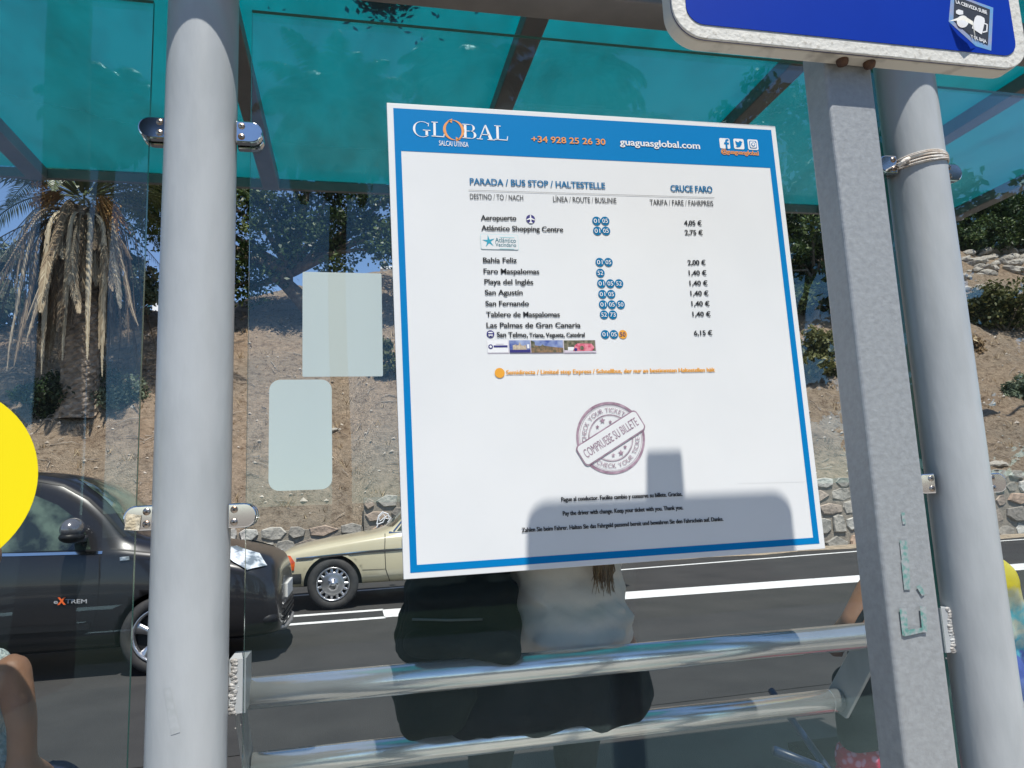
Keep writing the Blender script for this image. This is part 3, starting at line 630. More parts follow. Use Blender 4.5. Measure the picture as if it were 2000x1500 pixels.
# rubble stone wall: a low stretch and a taller stretch
STONE = attr_mat('rubble_stone', [(.20, .175, .15), (.40, .37, .32), (.27, .25, .22), (.42, .30, .22), (.34, .32, .28), (.58, .56, .51)], .85, bump=.7, bscale=14, noise=.35)
MORT = mat('wall_mortar', (.20, .175, .145), .95, col2=(.29, .25, .20), nscale=14, bump=.6, bscale=50)
def stone_wall(label, x0, x1, ztop):
    wall = empty('stone_wall', ((x0+x1)/2, 13.45, 0), 0, label, 'stone wall', 'roadside stone walls')
    m = MB(); m.box(x0, x1, 13.33, 13.75, -.1, ztop((x0+x1)/2) - .10); m.build('mortar_core', MORT, wall)
    m = MB(); tones = []; z = -.04; row = 0
    rr = random.Random(int(x0*10)+5)
    while z < 1.7:
        hrow = rr.uniform(.22, .36); x = x0 - rr.uniform(0, .3)
        while x < x1:
            wst = rr.uniform(.26, .62); zt = ztop(x)
            top = min(z + hrow*rr.uniform(.82, 1.06), zt + rr.uniform(-.03, .06)); bot = z + rr.uniform(-.02, .03)
            xa, xb = max(x + .008, x0), min(x + wst - .008, x1)
            if top - bot > .10 and bot < zt - .06 and xb - xa > .1:
                n = rr.choice((5, 6, 6, 7, 8)); cx, cz = (xa+xb)/2, (bot+top)/2; hx, hz = (xb-xa)/2, (top-bot)/2
                a0 = rr.random()*6.28; ring_ = []
                for k in range(n):
                    a = a0 + 2*PI*(k + rr.uniform(-.22, .22))/n; c, s = math.cos(a), math.sin(a); q = 1/max(abs(c), abs(s))
                    q = .55*q + .45; q *= rr.uniform(.88, 1.03); ring_.append((cx + hx*min(1.02, q*abs(c))*(1 if c > 0 else -1), cz + hz*min(1.02, q*abs(s))*(1 if s > 0 else -1)))
                yf = 13.32 - rr.uniform(0, .05); b = len(m.v)
                vs = [(p[0], 13.36, p[1]) for p in ring_] + [(p[0], yf + .025, p[1]) for p in ring_] + [(cx+(p[0]-cx)*.90, yf + rr.uniform(-.010, .010), cz+(p[1]-cz)*.90) for p in ring_]
                fs = [(k, (k+1) % n, (k+1) % n+n, k+n) for k in range(n)] + [(k+n, (k+1) % n+n, (k+1) % n+2*n, k+2*n) for k in range(n)] + [tuple(range(2*n, 3*n))]
                m.add(vs, fs); tones += [rr.random()]*len(fs)
            x += wst
        z += hrow
    me = bpy.data.meshes.new('stones'); me.from_pydata(m.v, [], m.f); me.update(); set_tone(me, tones)
    o = link('stones', me, STONE, wall); o.matrix_parent_inverse = wall.matrix_world.inverted()
    return wall
stone_wall('low rubble stone wall behind the beige sedan, below the slope', -16, .14, lambda x: .97)
wall2 = stone_wall('taller rubble stone wall rising beside the beige sedan and running on to the right', .16, 34, lambda x: 1.36 + min(.12, max(0, x)*.013))
# white scribble on the wall
m = MB(); rr = random.Random(3); y_ = 13.22
SCR = mat('wall_scribble', (.75, .75, .75), .6)
gp = [AY(x, y, y_) for x, y in ((736, 1024), (739, 1010), (748, 1002), (752, 1010), (742, 1018), (739, 1008), (747, 1000), (758, 1004), (760, 1014), (752, 1012), (748, 1020), (738, 1024), (736, 1030))]
m.tube(gp, .012, 6); gp = [AY(x, y, y_) for x, y in ((750, 1012), (758, 1006), (764, 1012), (757, 1020))]; m.tube(gp, .010, 6); parent_keep(m.build('painted_scribble', SCR), wall2)

def wtop(x):
    t = min(1, max(0, (x - .05)/.3)); return .92 + t*(.42 + min(.12, max(0, x)*.013))
RID = [(-60, 20), (-9, 21.1), (-5.5, 22.1), (-2.9, 22.9), (-1.9, 23.7), (1.1, 24.0), (8, 24.4), (17, 24.6), (27.7, 27.8), (33.6, 29.6), (70, 33)]
def ridge(x):
    for (a, ya), (b, yb) in zip(RID[:-1], RID[1:]):
        if a <= x <= b: return ya + (yb-ya)*(x-a)/(b-a)
    return RID[0][1] if x < RID[0][0] else RID[-1][1]
from mathutils import noise as mnoise
def hill_z(x, y):
    r_ = ridge(x); s = y - 13.62; top = r_ - 13.62
    k = 2.2; e = -math.log(math.exp(-k*s) + math.exp(-k*(top + .06*(s-top))))/k if s < top + 8 else top + .06*(s-top)
    z = wtop(x) - .10 + .75*e
    f = min(1, max(0, s/1.2))
    z += f*(.34*mnoise.noise((x*.35, y*.35, 3.1)) + .20*mnoise.noise((x*1.1, y*.8, 8.)) + .10*mnoise.noise((x*2.9, y*2.2, 1.5)) + .045*mnoise.noise((x*9, y*9, 2.5)))
    return z
xs = np.concatenate([np.arange(-60, -13, 1.0), np.arange(-13, 24, .13), np.arange(24, 70, .8)]); ys = np.concatenate([[13.5], np.arange(13.62, 30, .13), np.arange(30, 60, 1.5), [80, 140, 260]])
nx, ny = len(xs), len(ys)
vs = [(x, y, hill_z(x, y)) for y in ys for x in xs]
fs = [(j*nx+i, j*nx+i+1, (j+1)*nx+i+1, (j+1)*nx+i) for j in range(ny-1) for i in range(nx-1)]
def hill_mat():
    m = mat('dry_hillside', (.34, .23, .15), .95, spec=.1); t = m.node_tree; b = t.nodes['Principled BSDF']; co = t.nodes['Texture Coordinate']
    def noise(sc, det, ro=.6):
        n = t.nodes.new('ShaderNodeTexNoise'); n.inputs['Scale'].default_value = sc; n.inputs['Detail'].default_value = det; n.inputs['Roughness'].default_value = ro; t.links.new(co.outputs['Object'], n.inputs['Vector']); return n.outputs['Fac']
    def ramp(fac, stops):
        r_ = t.nodes.new('ShaderNodeValToRGB'); e = r_.color_ramp.elements
        while len(e) < len(stops): e.new(.5)
        for i, (p, c) in enumerate(stops): e[i].position = p; e[i].color = (*c, 1)
        t.links.new(fac, r_.inputs[0]); return r_.outputs[0]
    def mix(f, a, c, mode='MIX'):
        x = t.nodes.new('ShaderNodeMix'); x.data_type = 'RGBA'; x.blend_type = mode
        if isinstance(f, float): x.inputs[0].default_value = f
        else: t.links.new(f, x.inputs[0])
        t.links.new(a, x.inputs[6]); t.links.new(c, x.inputs[7]); return x.outputs[2]
    base = ramp(noise(.45, 6), [(.28, (.36, .255, .175)), (.46, (.57, .435, .31)), (.66, (.46, .375, .285))])
    fine = ramp(noise(7, 8, .75), [(.32, (.30, .25, .21)), (.47, (.88, .86, .84)), (.72, (1.32, 1.30, 1.27))])
    c = mix(1., base, fine, 'MULTIPLY')
    pe = t.nodes.new('ShaderNodeTexVoronoi'); pe.inputs['Scale'].default_value = 11; t.links.new(co.outputs['Object'], pe.inputs['Vector'])
    pr = ramp(pe.outputs['Distance'], [(.10, (1, 1, 1)), (.17, (0, 0, 0))]); sel = ramp(noise(1.7, 4), [(.52, (0, 0, 0)), (.6, (1, 1, 1))])
    pm = mix(1., pr, sel, 'MULTIPLY'); pc = t.nodes.new('ShaderNodeRGB'); pc.outputs[0].default_value = (.52, .46, .38, 1)
    c = mix(pm, c, pc.outputs[0]); t.links.new(c, b.inputs['Base Color'])
    hb = t.nodes.new('ShaderNodeMath'); hb.operation = 'ADD'; t.links.new(noise(9, 8, .7), hb.inputs[0]); t.links.new(noise(32, 4), hb.inputs[1])
    bp = t.nodes.new('ShaderNodeBump'); bp.inputs['Strength'].default_value = 1.; bp.inputs['Distance'].default_value = .2; t.links.new(hb.outputs[0], bp.inputs['Height']); t.links.new(bp.outputs[0], b.inputs['Normal'])
    return m
me = bpy.data.meshes.new('hillside'); me.from_pydata(vs, [], fs); me.update(); hill = tag(link('hillside', me, hill_mat(), None, True), kind='structure')
def on_hill(px, py):
    r = ray(px, py); r = r/r.y; y = 13.7
    while y < 60:
        p = CAMP + r*y
        if p.z < hill_z(p.x, y): return p
        y += .05
    return CAMP + r*30

# ------------------------------------------------------------------ foliage
def quads(centers, normals, ups, lens, wids):
    n = len(centers); sd = np.cross(ups, normals); sd /= np.linalg.norm(sd, axis=1, keepdims=True) + 1e-9
    a = ups*lens[:, None]; b = sd*wids[:, None]
    v = np.stack([centers - a*.5, centers + b*.5 - a*.05, centers + a*.5, centers - b*.5 - a*.05], 1).reshape(-1, 3)
    f = np.arange(n*4).reshape(n, 4); return v, f
def leaf_mesh(name, clumps, per, size, tone_base=.5, droop=0.):
    """clumps: (centre, radius, tone shift); leaves spread through each clump, denser outside"""
    V = []; T = []
    for c, r_, ts in clumps:
        n = int(per); d = rng.normal(size=(n, 3)); d /= np.linalg.norm(d, axis=1, keepdims=True)
        rad = r_*rng.random(n)**.45*(1 + .28*rng.normal(size=n)*.5)
        p = np.array(c) + d*rad[:, None]*np.array([1, 1, .78])
        nm = d*.6 + rng.normal(size=(n, 3))*.55 + np.array([0, 0, .35]); nm /= np.linalg.norm(nm, axis=1, keepdims=True)
        up = rng.normal(size=(n, 3)) + np.array([0, 0, -droop]); up /= np.linalg.norm(up, axis=1, keepdims=True)
        L = size*rng.uniform(.6, 1.35, n); v, f = quads(p, nm, up, L, L*rng.uniform(.4, .65, n)); V.append(v)
        T.append(np.clip(tone_base + ts + rng.normal(size=n)*.17, 0, 1))
    V = np.concatenate(V); n = len(V)//4
    me = bpy.data.meshes.new(name); me.vertices.add(len(V)); me.vertices.foreach_set('co', V.astype(np.float32).ravel())
    me.loops.add(n*4); me.loops.foreach_set('vertex_index', np.arange(n*4, dtype=np.int32)); me.polygons.add(n)
    me.polygons.foreach_set('loop_start', np.arange(0, n*4, 4, dtype=np.int32)); me.update(); me.validate()
    set_tone(me, np.concatenate(T)); return me
LEAF_D = attr_mat('dark_leaves', [(.010, .022, .006), (.030, .060, .014), (.075, .115, .028), (.16, .20, .07)], .45, .25, spec=.4)
LEAF_O = attr_mat('olive_leaves', [(.03, .04, .012), (.075, .085, .025), (.15, .15, .05), (.26, .23, .10)], .6, .25)
LEAF_G = attr_mat('grey_green_leaves', [(.03, .045, .03), (.08, .11, .07), (.16, .20, .13), (.28, .30, .2)], .6, .25)
DRYL = attr_mat('dry_stalks', [(.10, .06, .03), (.22, .14, .07), (.38, .27, .15), (.5, .4, .25)], .8, .15)
BARK = mat('tree_bark', (.13, .095, .065), .9, col2=(.22, .18, .13), nscale=9, bump=.7, bscale=22)
def branching(m, p, d, ln, r_, depth, tips, rnd, spread=.6):
    pts = [Vector(p)]; d = Vector(d).normalized(); n = 4
    for k in range(n):
        d = (d + Vector((rnd.gauss(0, .12), rnd.gauss(0, .12), rnd.gauss(0.02, .08)))).normalized(); pts.append(pts[-1] + d*ln/n)
    m.tube(pts, [r_*(1-.45*k/n) for k in range(n+1)], 7)
    if depth == 0: tips.append(pts[-1]); return
    for k in range(rnd.choice((2, 3, 3))):
        q = (d + Vector((rnd.gauss(0, spread), rnd.gauss(0, spread), rnd.gauss(.12, spread*.6)))).normalized()
        branching(m, pts[-1] if k else pts[-2], q, ln*rnd.uniform(.6, .85), r_*.55, depth-1, tips, rnd, spread)
def broad_tree(label, group, base, trunk_dir, trunk_len, trunk_r, blobs, per, leaf, m_leaf, seed, depth=3, tone=.42, cr=.8, name='broadleaf_tree'):
    """blobs: (centre, radius) outlines of the crown, filled with small leaf clumps leaving gaps"""
    rnd = random.Random(seed); t = empty(name, base, 0, label, 'tree', group)
    m = MB(); tips = []; branching(m, base, trunk_dir, trunk_len, trunk_r, depth, tips, rnd, .75); 
    for c, r_ in blobs:
        a = Vector(base) + Vector(trunk_dir).normalized()*trunk_len*.8; b = Vector(c); mid = a.lerp(b, .5) + Vector((rnd.gauss(0, .25), rnd.gauss(0, .25), rnd.uniform(-.2, .4)))
        m.tube([a, a.lerp(mid, .5), mid, mid.lerp(b, .5)+Vector((0, 0, .1)), b], [trunk_r*.45, trunk_r*.36, trunk_r*.26, trunk_r*.16, trunk_r*.07], 6)
    parent_keep(m.build('trunk', BARK, None, True), t)
    clumps = []
    for c, r_ in blobs:
        k = max(6, int(9*r_*r_/cr/cr))
        for _ in range(k):
            d = Vector((rnd.gauss(0, 1), rnd.gauss(0, 1), rnd.gauss(0, 1))).normalized()*(r_*rnd.random()**.4)
            clumps.append((Vector(c) + Vector((d.x, d.y, d.z*.8)), cr*rnd.uniform(.32, .62), rnd.gauss(0, .16)))
    parent_keep(link('crown', leaf_mesh('crown', clumps, per, leaf, tone), m_leaf), t); return t
def bush(label, group, base, rx, rz, per, leaf, m_leaf, seed, tone=.45, cat='bush', name='bush', n=16, droop=0.):
    rnd = random.Random(seed); t = empty(name, base, 0, label, cat, group); m = MB(); cl = []
    for _ in range(n):
        a = rnd.random()*6.28; q = rnd.random()**.5; p = Vector(base) + Vector((math.cos(a)*q*rx*.8, math.sin(a)*q*rx*.6, rz*rnd.uniform(.12, .9)*(1-.35*q)))
        m.tube([Vector(base)+Vector((rnd.gauss(0, .05), rnd.gauss(0, .05), -.1)), Vector(base).lerp(p, .55)+Vector((rnd.gauss(0, .06), 0, .05)), p], [.022, .014, .006], 5)
        cl.append((p, rx*rnd.uniform(.26, .46), rnd.gauss(0, .15)))
    parent_keep(m.build('stems', BARK), t); parent_keep(link('foliage', leaf_mesh('foliage', cl, per, leaf, tone, droop), m_leaf), t); return t
# ------------------------------------------------------------------ palms
FROND = attr_mat('palm_leaflets', [(.025, .04, .014), (.06, .085, .03), (.12, .15, .06), (.24, .26, .14)], .4, .2, spec=.5)
DEADF = attr_mat('dead_frond', [(.09, .06, .035), (.20, .14, .085), (.36, .28, .18), (.52, .44, .31)], .7, .1, spec=.3)
PTRUNK = attr_mat('palm_trunk_scales', [(.16, .12, .085), (.31, .235, .17), (.44, .35, .27)], .9, bump=.8, bscale=16, noise=.4)
DATES = attr_mat('date_bunch', [(.20, .08, .02), (.42, .20, .05), (.50, .30, .10)], .6, .1)
class FM:
    """leaflet mesh collector with one tone per face"""
    def __init__(s): s.v = []; s.f = []; s.t = []
    def tri(s, a, b, c, t): i = len(s.v); s.v += [tuple(a), tuple(b), tuple(c)]; s.f.append((i, i+1, i+2)); s.t.append(t)
    def quad(s, a, b, c, d, t): i = len(s.v); s.v += [tuple(a), tuple(b), tuple(c), tuple(d)]; s.f.append((i, i+1, i+2, i+3)); s.t.append(t)
    def build(s, name, m, parent):
        me = bpy.data.meshes.new(name); me.from_pydata(s.v, [], s.f); me.update(); set_tone(me, [min(1, max(0, q)) for q in s.t])
        return parent_keep(link(name, me, m), parent)
def frond(fm, base, az, el, ln, droop, leaf, n, tone, rnd, hang=0., rw=.03, wid=.035, early=False):
    """a feather frond: arching midrib with two rows of leaflets"""
    pts = []; p = Vector(base); e = el; k_ = 22; a_ = az
    for k in range(k_+1):
        pts.append(p.copy()); d = Vector((math.cos(a_)*math.cos(e), math.sin(a_)*math.cos(e), math.sin(e))); p += d*(ln/k_); e -= (droop*.16 if early and k < 6 else 0) if early else droop/k_*(.5 + 1.1*k/k_); e = max(e, -1.66) + (rnd.gauss(0, .03) if early else 0); a_ += rnd.gauss(0, .06 if early else .012)
    for k in range(k_):
        t = (pts[k+1]-pts[k]).normalized(); s = t.cross(Vector((0, 0, 1))); s = s.normalized() if s.length > .02 else Vector((-math.sin(az), math.cos(az), 0)); u = s.cross(t); w_ = rw*(1-k/k_)+.006; w2 = rw*(1-(k+1)/k_)+.006
        A, B = pts[k], pts[k+1]
        fm.quad(A-s*w_, A+u*w_*.8, B+u*w2*.8, B-s*w2, tone+.25); fm.quad(A+u*w_*.8, A+s*w_, B+s*w2, B+u*w2*.8, tone+.2); fm.quad(A+s*w_, A-s*w_, B-s*w2, B+s*w2, tone+.1)
    for j in range(n):
        q = .14 + .86*j/n; f = q*k_; i = min(k_-1, int(f)); p = pts[i].lerp(pts[i+1], f-i); t = (pts[i+1]-pts[i]).normalized()
        s = t.cross(Vector((0, 0, 1))); s = s.normalized() if s.length > .02 else Vector((-math.sin(az), math.cos(az), 0)); u = s.cross(t)
        ll = leaf*(math.sin(PI*min(1, .12+q*.88))**.6)*rnd.uniform(.8, 1.1)
        for sg in (-1, 1):
            d = (t*.55 + s*sg*rnd.uniform(.7, .95) + u*rnd.uniform(.05, .4)).normalized()
            d = (d*(1-hang) + (Vector((0, 0, -1)) + t*.35 + s*sg*.18)*hang).normalized(); m1 = p + d*ll*.5; e_ = p + (d*.93 + Vector((0, 0, -.3))*(1+hang)*.5).normalized()*ll
            wv = d.cross(u); wv = wv.normalized()*wid*.5 if wv.length > .02 else s*wid*.5
            tt = tone + rnd.gauss(0, .14); fm.quad(p-wv*.5, m1-wv, m1+wv, p+wv*.5, tt); fm.tri(m1-wv, e_, m1+wv, tt+.05)
    return pts
def trunk_mesh(base, top, r0, r1, rnd, rows=70, n=22):
    """palm trunk with rows of overlapping leaf-base scales"""
    b, t = Vector(base), Vector(top); v = []; f = []; tn = []; ax = (t-b)
    for k in range(rows+1):
        q = k/rows; c = b + ax*q + Vector((math.sin(q*5)*.03, 0, 0)); r_ = r0+(r1-r0)*min(1, q*1.4)
        r_ *= 1 + (.16*max(0, .10-q)/.10)
        for i in range(n):
            a = 2*PI*(i + .5*(k % 2))/n; rr = r_*(1 + (.045 if (i+k) % 2 else -.03) + rnd.gauss(0, .02)); v.append((c.x+rr*math.cos(a), c.y+rr*math.sin(a), c.z))
    for k in range(rows):
        for i in range(n):
            i2 = (i+1) % n; f.append((k*n+i, k*n+i2, (k+1)*n+i2, (k+1)*n+i)); tn.append(min(1, max(0, .45+rnd.gauss(0, .22) + (.12 if k % 3 == 0 else 0))))
    me = bpy.data.meshes.new('trunk'); me.from_pydata(v, [], f); me.update(); set_tone(me, tn); return me
def big_palm():
    rnd = random.Random(21); bp = on_hill(152, 806); bp.z -= .15
    tp = AY(163, 412, bp.y); tp.y = bp.y
    t = empty('palm_tree', bp, 0, 'old date palm with a long skirt of dead fronds on the slope', 'palm tree')
    parent_keep(link('trunk', trunk_mesh(bp, tp, .37, .33, rnd), PTRUNK, None), t)
    sk = FM()
    for k in range(100):                     # hanging dead fronds
        a = rnd.uniform(0, 2*PI); ln = rnd.uniform(1.7, 3.9); z = tp.z - rnd.uniform(-.05, .6)
        frond(sk, (tp.x+.30*math.cos(a), tp.y+.30*math.sin(a), z), a, (rnd.uniform(-.6, .1) if k % 2 else rnd.uniform(-.25, .35)), ln, rnd.uniform(1.35, 1.7), rnd.uniform(.26, .42), 46, rnd.choice((.12, .25, .42, .58, .75)), rnd, .62, .026, .022, True)
    for a, ln, tn in ((-1.80, 4.2, .85), (-1.42, 3.9, .75), (-1.12, 4.0, .8), (-2.05, 4.2, .6), (-.8, 3.6, .6), (-2.4, 3.6, .42), (-.95, 4.3, .75), (-1.62, 3.2, .5)):
        frond(sk, (tp.x+.33*math.cos(a), tp.y+.33*math.sin(a), tp.z-.30), a, .1, ln, 1.65, .24, 60, tn, rnd, .72, .036, .022, True)
    for a, e, ln in ((PI+.15, -.45, 2.6), (PI-.5, -.1, 2.2), (.4, -.5, 2.0)):
        frond(sk, (tp.x+.3*math.cos(a), tp.y+.3*math.sin(a), tp.z), a, e, ln, .55, .22, 26, .12, rnd, .8, .03, .02)
    sk.build('dead_fronds', DEADF, t)
    cr = FM()
    for k in range(50):
        a = k*2.399 + rnd.gauss(0, .1); e = 1.25 - 1.05*(k/50)**.8; ln = rnd.uniform(3.0, 3.9)
        frond(cr, (tp.x+.2*math.cos(a), tp.y+.2*math.sin(a), tp.z+.25+.35*(1-k/58)), a, e, ln, rnd.uniform(1.1, 1.9), rnd.uniform(.42, .55), 60, rnd.uniform(.3, .6), rnd, .22, .035, .03)
    cr.build('crown', FROND, t)
    db = FM()
    for (dx, dy, dz) in ((.75, -.55, -.25), (-.65, -.5, .25), (.62, -.3, -.95)):
        c = Vector((tp.x+dx, tp.y+dy, tp.z+dz)); top = Vector((tp.x+dx*.3, tp.y+dy*.3, tp.z+.3))
        for _ in range(150):
            e_ = c + Vector((rnd.gauss(0, .10), rnd.gauss(0, .10), rnd.uniform(-.42, .2))); s = Vector((.012, 0, 0)); m1 = top.lerp(e_, .5)+Vector((0, 0, .12)); db.quad(m1-s, e_-s, e_+s, m1+s, rnd.random()); db.tri(e_-s*2, e_+s*2, e_-Vector((0, 0, .05)), rnd.random())
    db.build('date_bunches', DATES, t)
    return t
big_palm()
# palms standing behind the photographer: seen as dark reflections in the panes
PTR2 = mat('smooth_palm_trunk', (.10, .085, .07), .9, col2=(.16, .135, .11), nscale=8, bump=.4, bscale=20, stretch=(1, 1, 6))
def feather_palm(label, base, h, r_, seed, crown=1.9, fr=64):
    rnd = random.Random(seed); t = empty('palm_tree', base, 0, label, 'palm tree', 'palms behind the bus stop'); b = Vector(base)
    m = MB(); m.tube([b + Vector((0.04*math.sin(k), 0, h*k/8)) for k in range(9)], [r_*(1.25 if k == 0 else 1-.02*k) for k in range(9)], 14); parent_keep(m.build('trunk', PTR2, None, True), t)
    cr = FM(); tp = b + Vector((0, 0, h))
    for k in range(fr):
        a = k*2.399 + rnd.gauss(0, .15); e = 1.3 - 2.1*(k/fr)**.9
        frond(cr, tp + Vector((.08*math.cos(a), .08*math.sin(a), 0)), a, e, crown*rnd.uniform(.9, 1.2), rnd.uniform(1.3, 2.2), .46, 50, rnd.uniform(.1, .35), rnd, .35, .025, .055)
    cr.build('crown', FROND, t); return t
def mirror_pt(px, py, yv):                  # real place of something whose reflection shows at a pixel
    p = AY(px, py, yv); return Vector((p.x, 2*1.495 - yv, p.z))
p = AZ(75, 1340, .15); feather_palm('palm whose trunk is mirrored as a tall dark band in the left pane', (p.x, 2.99-p.y, .14), 9.5, .17, 31)
for px, py, yv, cw_, lb in ((660, 235, 14.5, 1.75, 'palm behind the bus stop whose mirrored crown shows left of the timetable board'), (905, 165, 14.8, 1.5, 'palm behind the bus stop whose mirrored crown shows just above the board'), (212, 215, 16.5, 1.25, 'palm behind the bus stop whose small mirrored crown shows beside the left post'), (1130, 140, 16, 1.7, 'palm behind the bus stop mirrored above the right half of the board')):
    q = mirror_pt(px, py, yv); feather_palm(lb, (q.x, q.y, .02), q.z, .19, int(px), cw_)
q = mirror_pt(1020, 250, 17); broad_tree('broad leafy tree behind the bus stop, mirrored dark over the middle of the teal roof', 'trees behind the bus stop', (q.x, q.y, 0), (0, 0, 1), 4.0, .22, [(Vector((q.x+dx, q.y+dy, z)), r_) for dx, dy, z, r_ in ((0, 0, 9.2, 1.7), (1.9, .5, 9.6, 1.5), (-1.3, -.4, 8.2, 1.2), (1.3, 0, 8.0, 1.4), (.5, 0, 10.8, 1.3), (3.0, -.4, 8.6, 1.2))], 60, .26, LEAF_D, 5, 1, .35, 1.0)
q = mirror_pt(1480, 260, 17); broad_tree('broad leafy tree behind the bus stop, mirrored dark right of the board', 'trees behind the bus stop', (q.x, q.y, 0), (0, 0, 1), 4.0, .22, [(Vector((q.x+dx, q.y+dy, z)), r_) for dx, dy, z, r_ in ((0, 0, 9.0, 1.7), (2.0, .5, 9.8, 1.6), (-1.2, -.4, 9.4, 1.3), (1.3, 0, 8.0, 1.4), (.2, 0, 11.0, 1.5), (3.4, -.4, 9.6, 1.5))], 60, .26, LEAF_D, 6, 1, .35, 1.0)

for px, py, sd, lb in ((1800, 520, 7, 'broad low tree behind the bus stop, mirrored in the right pane'), (2080, 600, 8, 'broad low tree behind the bus stop, mirrored at the right edge of the right pane')):
    q = mirror_pt(px, py, 13.5); broad_tree(lb, 'trees behind the bus stop', (q.x, q.y, 0), (0, 0, 1), 2.0, .2, [(Vector((q.x+dx, q.y+dy, z)), r_) for dx, dy, z, r_ in ((0, 0, 5.6, 1.6), (1.7, .4, 4.6, 1.5), (-1.5, -.3, 4.4, 1.4), (.6, 0, 3.2, 1.4), (-.8, .4, 2.2, 1.2), (.9, .2, 1.8, 1.2), (2.4, 0, 3.0, 1.2), (-2.1, .2, 2.8, 1.1), (.3, 0, 7.4, 1.5), (1.9, 0, 6.6, 1.3), (-1.3, 0, 6.8, 1.2))], 60, .26, LEAF_D, sd, 1, .35, 1.0)
# ------------------------------------------------------------------ trees and bushes on the slope
def HB(px, py, Y): return AY(px, py, Y)
gp = on_hill(640, 640)
bl = [(HB(px, py, Y), r_) for px, py, Y, r_ in ((320, 420, 20.5, 1.0), (300, 360, 20.5, 1.1), (400, 380, 20.6, 1.6), (480, 470, 20.6, 1.15), (505, 540, 20.4, .8), (520, 400, 20.3, 1.4), (590, 450, 20.2, 1.15), (640, 380, 20, 1.5), (690, 440, 19.8, 1.2), (745, 430, 19.8, 1.15), (760, 490, 19.6, .75), (820, 420, 19.8, 1.4), (900, 400, 20, 1.5), (560, 300, 20.5, 1.6), (450, 290, 20.6, 1.6), (700, 290, 20.2, 1.6), (660, 490, 20.0, .75), (840, 330, 20, 1.6), (455, 560, 20.5, .7))]
broad_tree('large dark spreading tree on the ridge between left post and board', 'trees on the slope', (gp.x, gp.y, gp.z-.1), (-.45, -.05, .8), 2.4, .30, bl, 130, .135, LEAF_D, 12, 1, .40, .95)
for px, py, rx, rz, per, leaf, lm, sd, tn, lb, n in (
    (40, 640, 1.7, 2.6, 260, .17, LEAF_G, 2, .45, 'pale green bush on the slope, left of the palm skirt', 26), (248, 640, 1.0, 2.6, 240, .15, LEAF_G, 3, .5, 'tall grey green shrub behind the palm, right of its skirt', 18),
    (75, 815, .75, 1.15, 260, .10, LEAF_D, 4, .22, 'dark bush at the left foot of the palm', 16), (215, 785, .8, .75, 200, .09, LEAF_G, 5, .5, 'low grey green bush at the right foot of the palm', 14),
    (770, 735, .55, 1.5, 220, .12, LEAF_O, 8, .4, 'olive bush at the left edge of the timetable board', 12),
    (1600, 738, .85, 1.75, 300, .13, LEAF_O, 9, .45, 'olive green bush between board and galvanised post', 18), (1965, 645, 1.5, 2.1, 320, .15, LEAF_O, 10, .38, 'rounded dark green bush at the right edge, below the rocks', 24),
    (1885, 690, .6, .8, 150, .16, DRYL, 11, .4, 'dry yellow tuft right of the round post, beside the green bush', 10), (1995, 780, .6, .9, 170, .12, LEAF_G, 13, .5, 'grey shrub low at the right edge of the slope', 10)):
    g = on_hill(px, py); bush(lb, 'bushes on the slope', (g.x, g.y, g.z-.05), rx, rz, per, leaf, lm, sd, tn, n=n, droop=.3 if lm is DRYL else 0)
for px, py, rx, rz, lb, sd in ((1888, 478, 2.0, 3.0, 'dense dark shrub on the upper right ridge, nearest the round post', 61), (1940, 474, 2.2, 3.3, 'dense dark shrub in the middle of the upper right ridge', 62), (1995, 468, 2.4, 3.4, 'dense dark shrub on the upper right ridge at the picture edge', 63),
        (1610, 600, 1.6, 2.6, 'leafy shrub in deep shade between board and galvanised post', 64), (1560, 575, 1.6, 2.4, 'leafy shrub in deep shade touching the board right edge', 65)):
    g = on_hill(px, py+14); bush(lb, 'shrubs along the ridge', (g.x, g.y+.3, g.z-.1), rx, rz, 420, .17, LEAF_D, sd, .36, 'shrub', 'shrub', 34)
for px, py, rs, sd, lb in ((1905, 480, 1.0, 41, 'leafy dark tree at the top right of the slope beside the round post'), (1985, 470, 1.2, 42, 'leafy tree at the top right corner of the slope'), (1590, 590, 1.0, 43, 'shady tree between board and galvanised post at the slope top'), (1530, 520, 1.1, 44, 'dark tree at the slope top close to the board right edge')):
    g = on_hill(px, py + 10) if py < 500 else on_hill(px, py+30)
    bb = [(Vector((g.x+dx*rs, g.y+dy*rs, g.z+dz*rs)), r_*rs) for dx, dy, dz, r_ in ((0, 0, 1.9, 1.3), (1.3, .3, 2.6, 1.2), (-1.2, .2, 2.4, 1.1), (.4, -.7, 3.4, 1.3), (-.9, 0, 4.0, 1.2), (-.6, -.6, .55, .6), (.7, -.6, .5, .65), (1.5, -.3, .6, .6), (-1.4, -.2, .6, .6), (1.2, .4, 4.2, 1.2), (.2, -.8, 1.1, .8), (1.8, 0, 1.4, .9), (-1.7, 0, 1.3, .8))]
    broad_tree(lb, 'trees on the slope', (g.x, g.y, g.z-.1), (.1, 0, 1), 1.6, .16, bb, 150, .15, LEAF_D, sd, 1, .42, .95)
